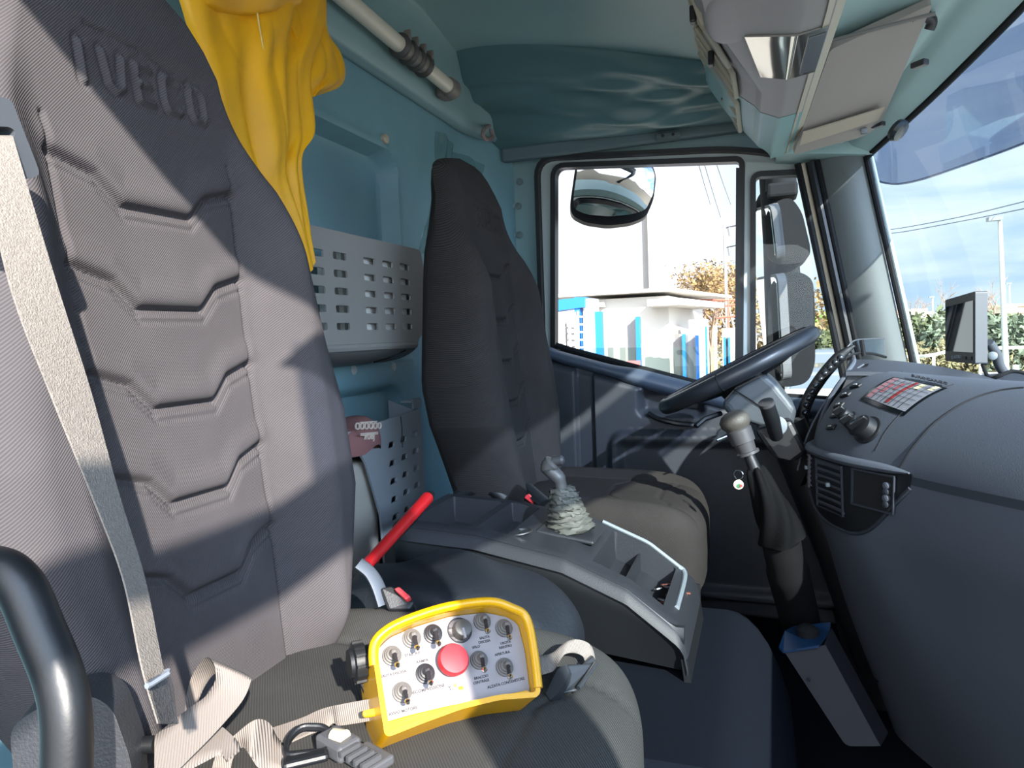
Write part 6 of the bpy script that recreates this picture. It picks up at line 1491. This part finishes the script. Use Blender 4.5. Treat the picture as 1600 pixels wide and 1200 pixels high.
# ---- cars seen under the quarter window
def car(name, label, pos, yaw, L_, W_, Hh, m, glass_m=None):
    t = thing(name, label, 'car', pos); c, s = math.cos(yaw), math.sin(yaw)
    ex = A(c, s, 0); ey = A(-s, c, 0); pos = np.asarray(pos, float)
    def q(x_, y_, z_): return pos+ex*x_+ey*y_+A(0, 0, z_)
    prof = [(-L_/2, 0.28), (-L_/2-0.02, 0.75), (-L_/2+0.10, 0.95), (-L_*0.32, 1.0), (-L_*0.20, 1.02), (L_*0.22, 1.0), (L_/2-0.45, 0.86), (L_/2, 0.65), (L_/2, 0.28)]
    mk('body', prism([q(a, -W_/2, b) for a, b in prof], ey*W_), m, t, bevel=0.08, seg=3, smooth=False)
    cab = [(-L_*0.46, 0.96), (-L_*0.40, Hh-0.06), (-L_*0.34, Hh), (L_*0.06, Hh), (L_*0.24, 0.98)]
    V = []; 
    for a, b in cab: k = 0.12*(b-0.95)/(Hh-0.95); V.append(q(a, -W_/2+0.05+k, b))
    for a, b in cab: k = 0.12*(b-0.95)/(Hh-0.95); V.append(q(a, W_/2-0.05-k, b))
    n = len(cab); F = [tuple(range(n)), tuple(range(n, 2*n))[::-1]]+[(i, (i+1) % n, (i+1) % n+n, i+n) for i in range(n)]
    mk('roof', (V, F), m, t, bevel=0.05, seg=3, smooth=False)
    dk = MATS['car_glass']
    mk('rear_glass', prism([q(-L_*0.463, -W_/2+0.18, 1.02), q(-L_*0.463, W_/2-0.18, 1.02), q(-L_*0.405, W_/2-0.24, Hh-0.12), q(-L_*0.405, -W_/2+0.24, Hh-0.12)], -ex*0.03), dk, t, smooth=False)
    for sgn in (-1, 1):
        mk('side_glass', prism([q(-L_*0.38, sgn*(W_/2-0.05), 1.03), q(L_*0.20, sgn*(W_/2-0.05), 1.03), q(L_*0.05, sgn*(W_/2-0.15), Hh-0.08), q(-L_*0.34, sgn*(W_/2-0.15), Hh-0.08)], ey*0.03*sgn), dk, t, smooth=False)
        mk('tail_light', box(q(-L_/2+0.02, sgn*(W_/2-0.12), 0.88), (0.08, 0.16, 0.14), (ex, ey, A(0, 0, 1))), MATS['buckle_red'], t, smooth=False)
        for xx in (-L_*0.3, L_*0.31): mk('wheel', lathe(q(xx, sgn*(W_/2-0.18)-0.0, 0.31), ey*sgn, [(0, 0.2), (0, 0.30), (0.03, 0.32), (0.18, 0.32), (0.2, 0.28), (0.19, 0.18)], 22), rubber, t)
    return t
mat('car_glass', '4c5660', 0.08, coat=1.0)
silver = mat('silver_car', '6f777d', 0.3, metal=0.3, coat=0.6); car_w = mat('white_car', 'dcdcda', 0.35, coat=0.5)
p = PD(1300, 600, 13.6); car('car', 'silver hatchback parked beyond the quarter window', A(p[0], p[1], GZ), math.radians(85), 4.1, 1.7, 1.45, silver)
p = PD(1318, 560, 21); car('car', 'distant silver car behind the nearer hatchback', A(p[0], p[1], GZ), math.radians(80), 4.1, 1.7, 1.5, silver)
p = PD(1300, 613, 5.0); mk('storage_crate', box((p[0]+0.1, p[1], (p[2]+0.02+GZ)/2), (0.9, 0.25, p[2]+0.02-GZ)), mat('lid_white', '9c9a96', 0.5), None, label='white box top just outside below the silver hatchback', cat='box', bevel=0.03, smooth=False)
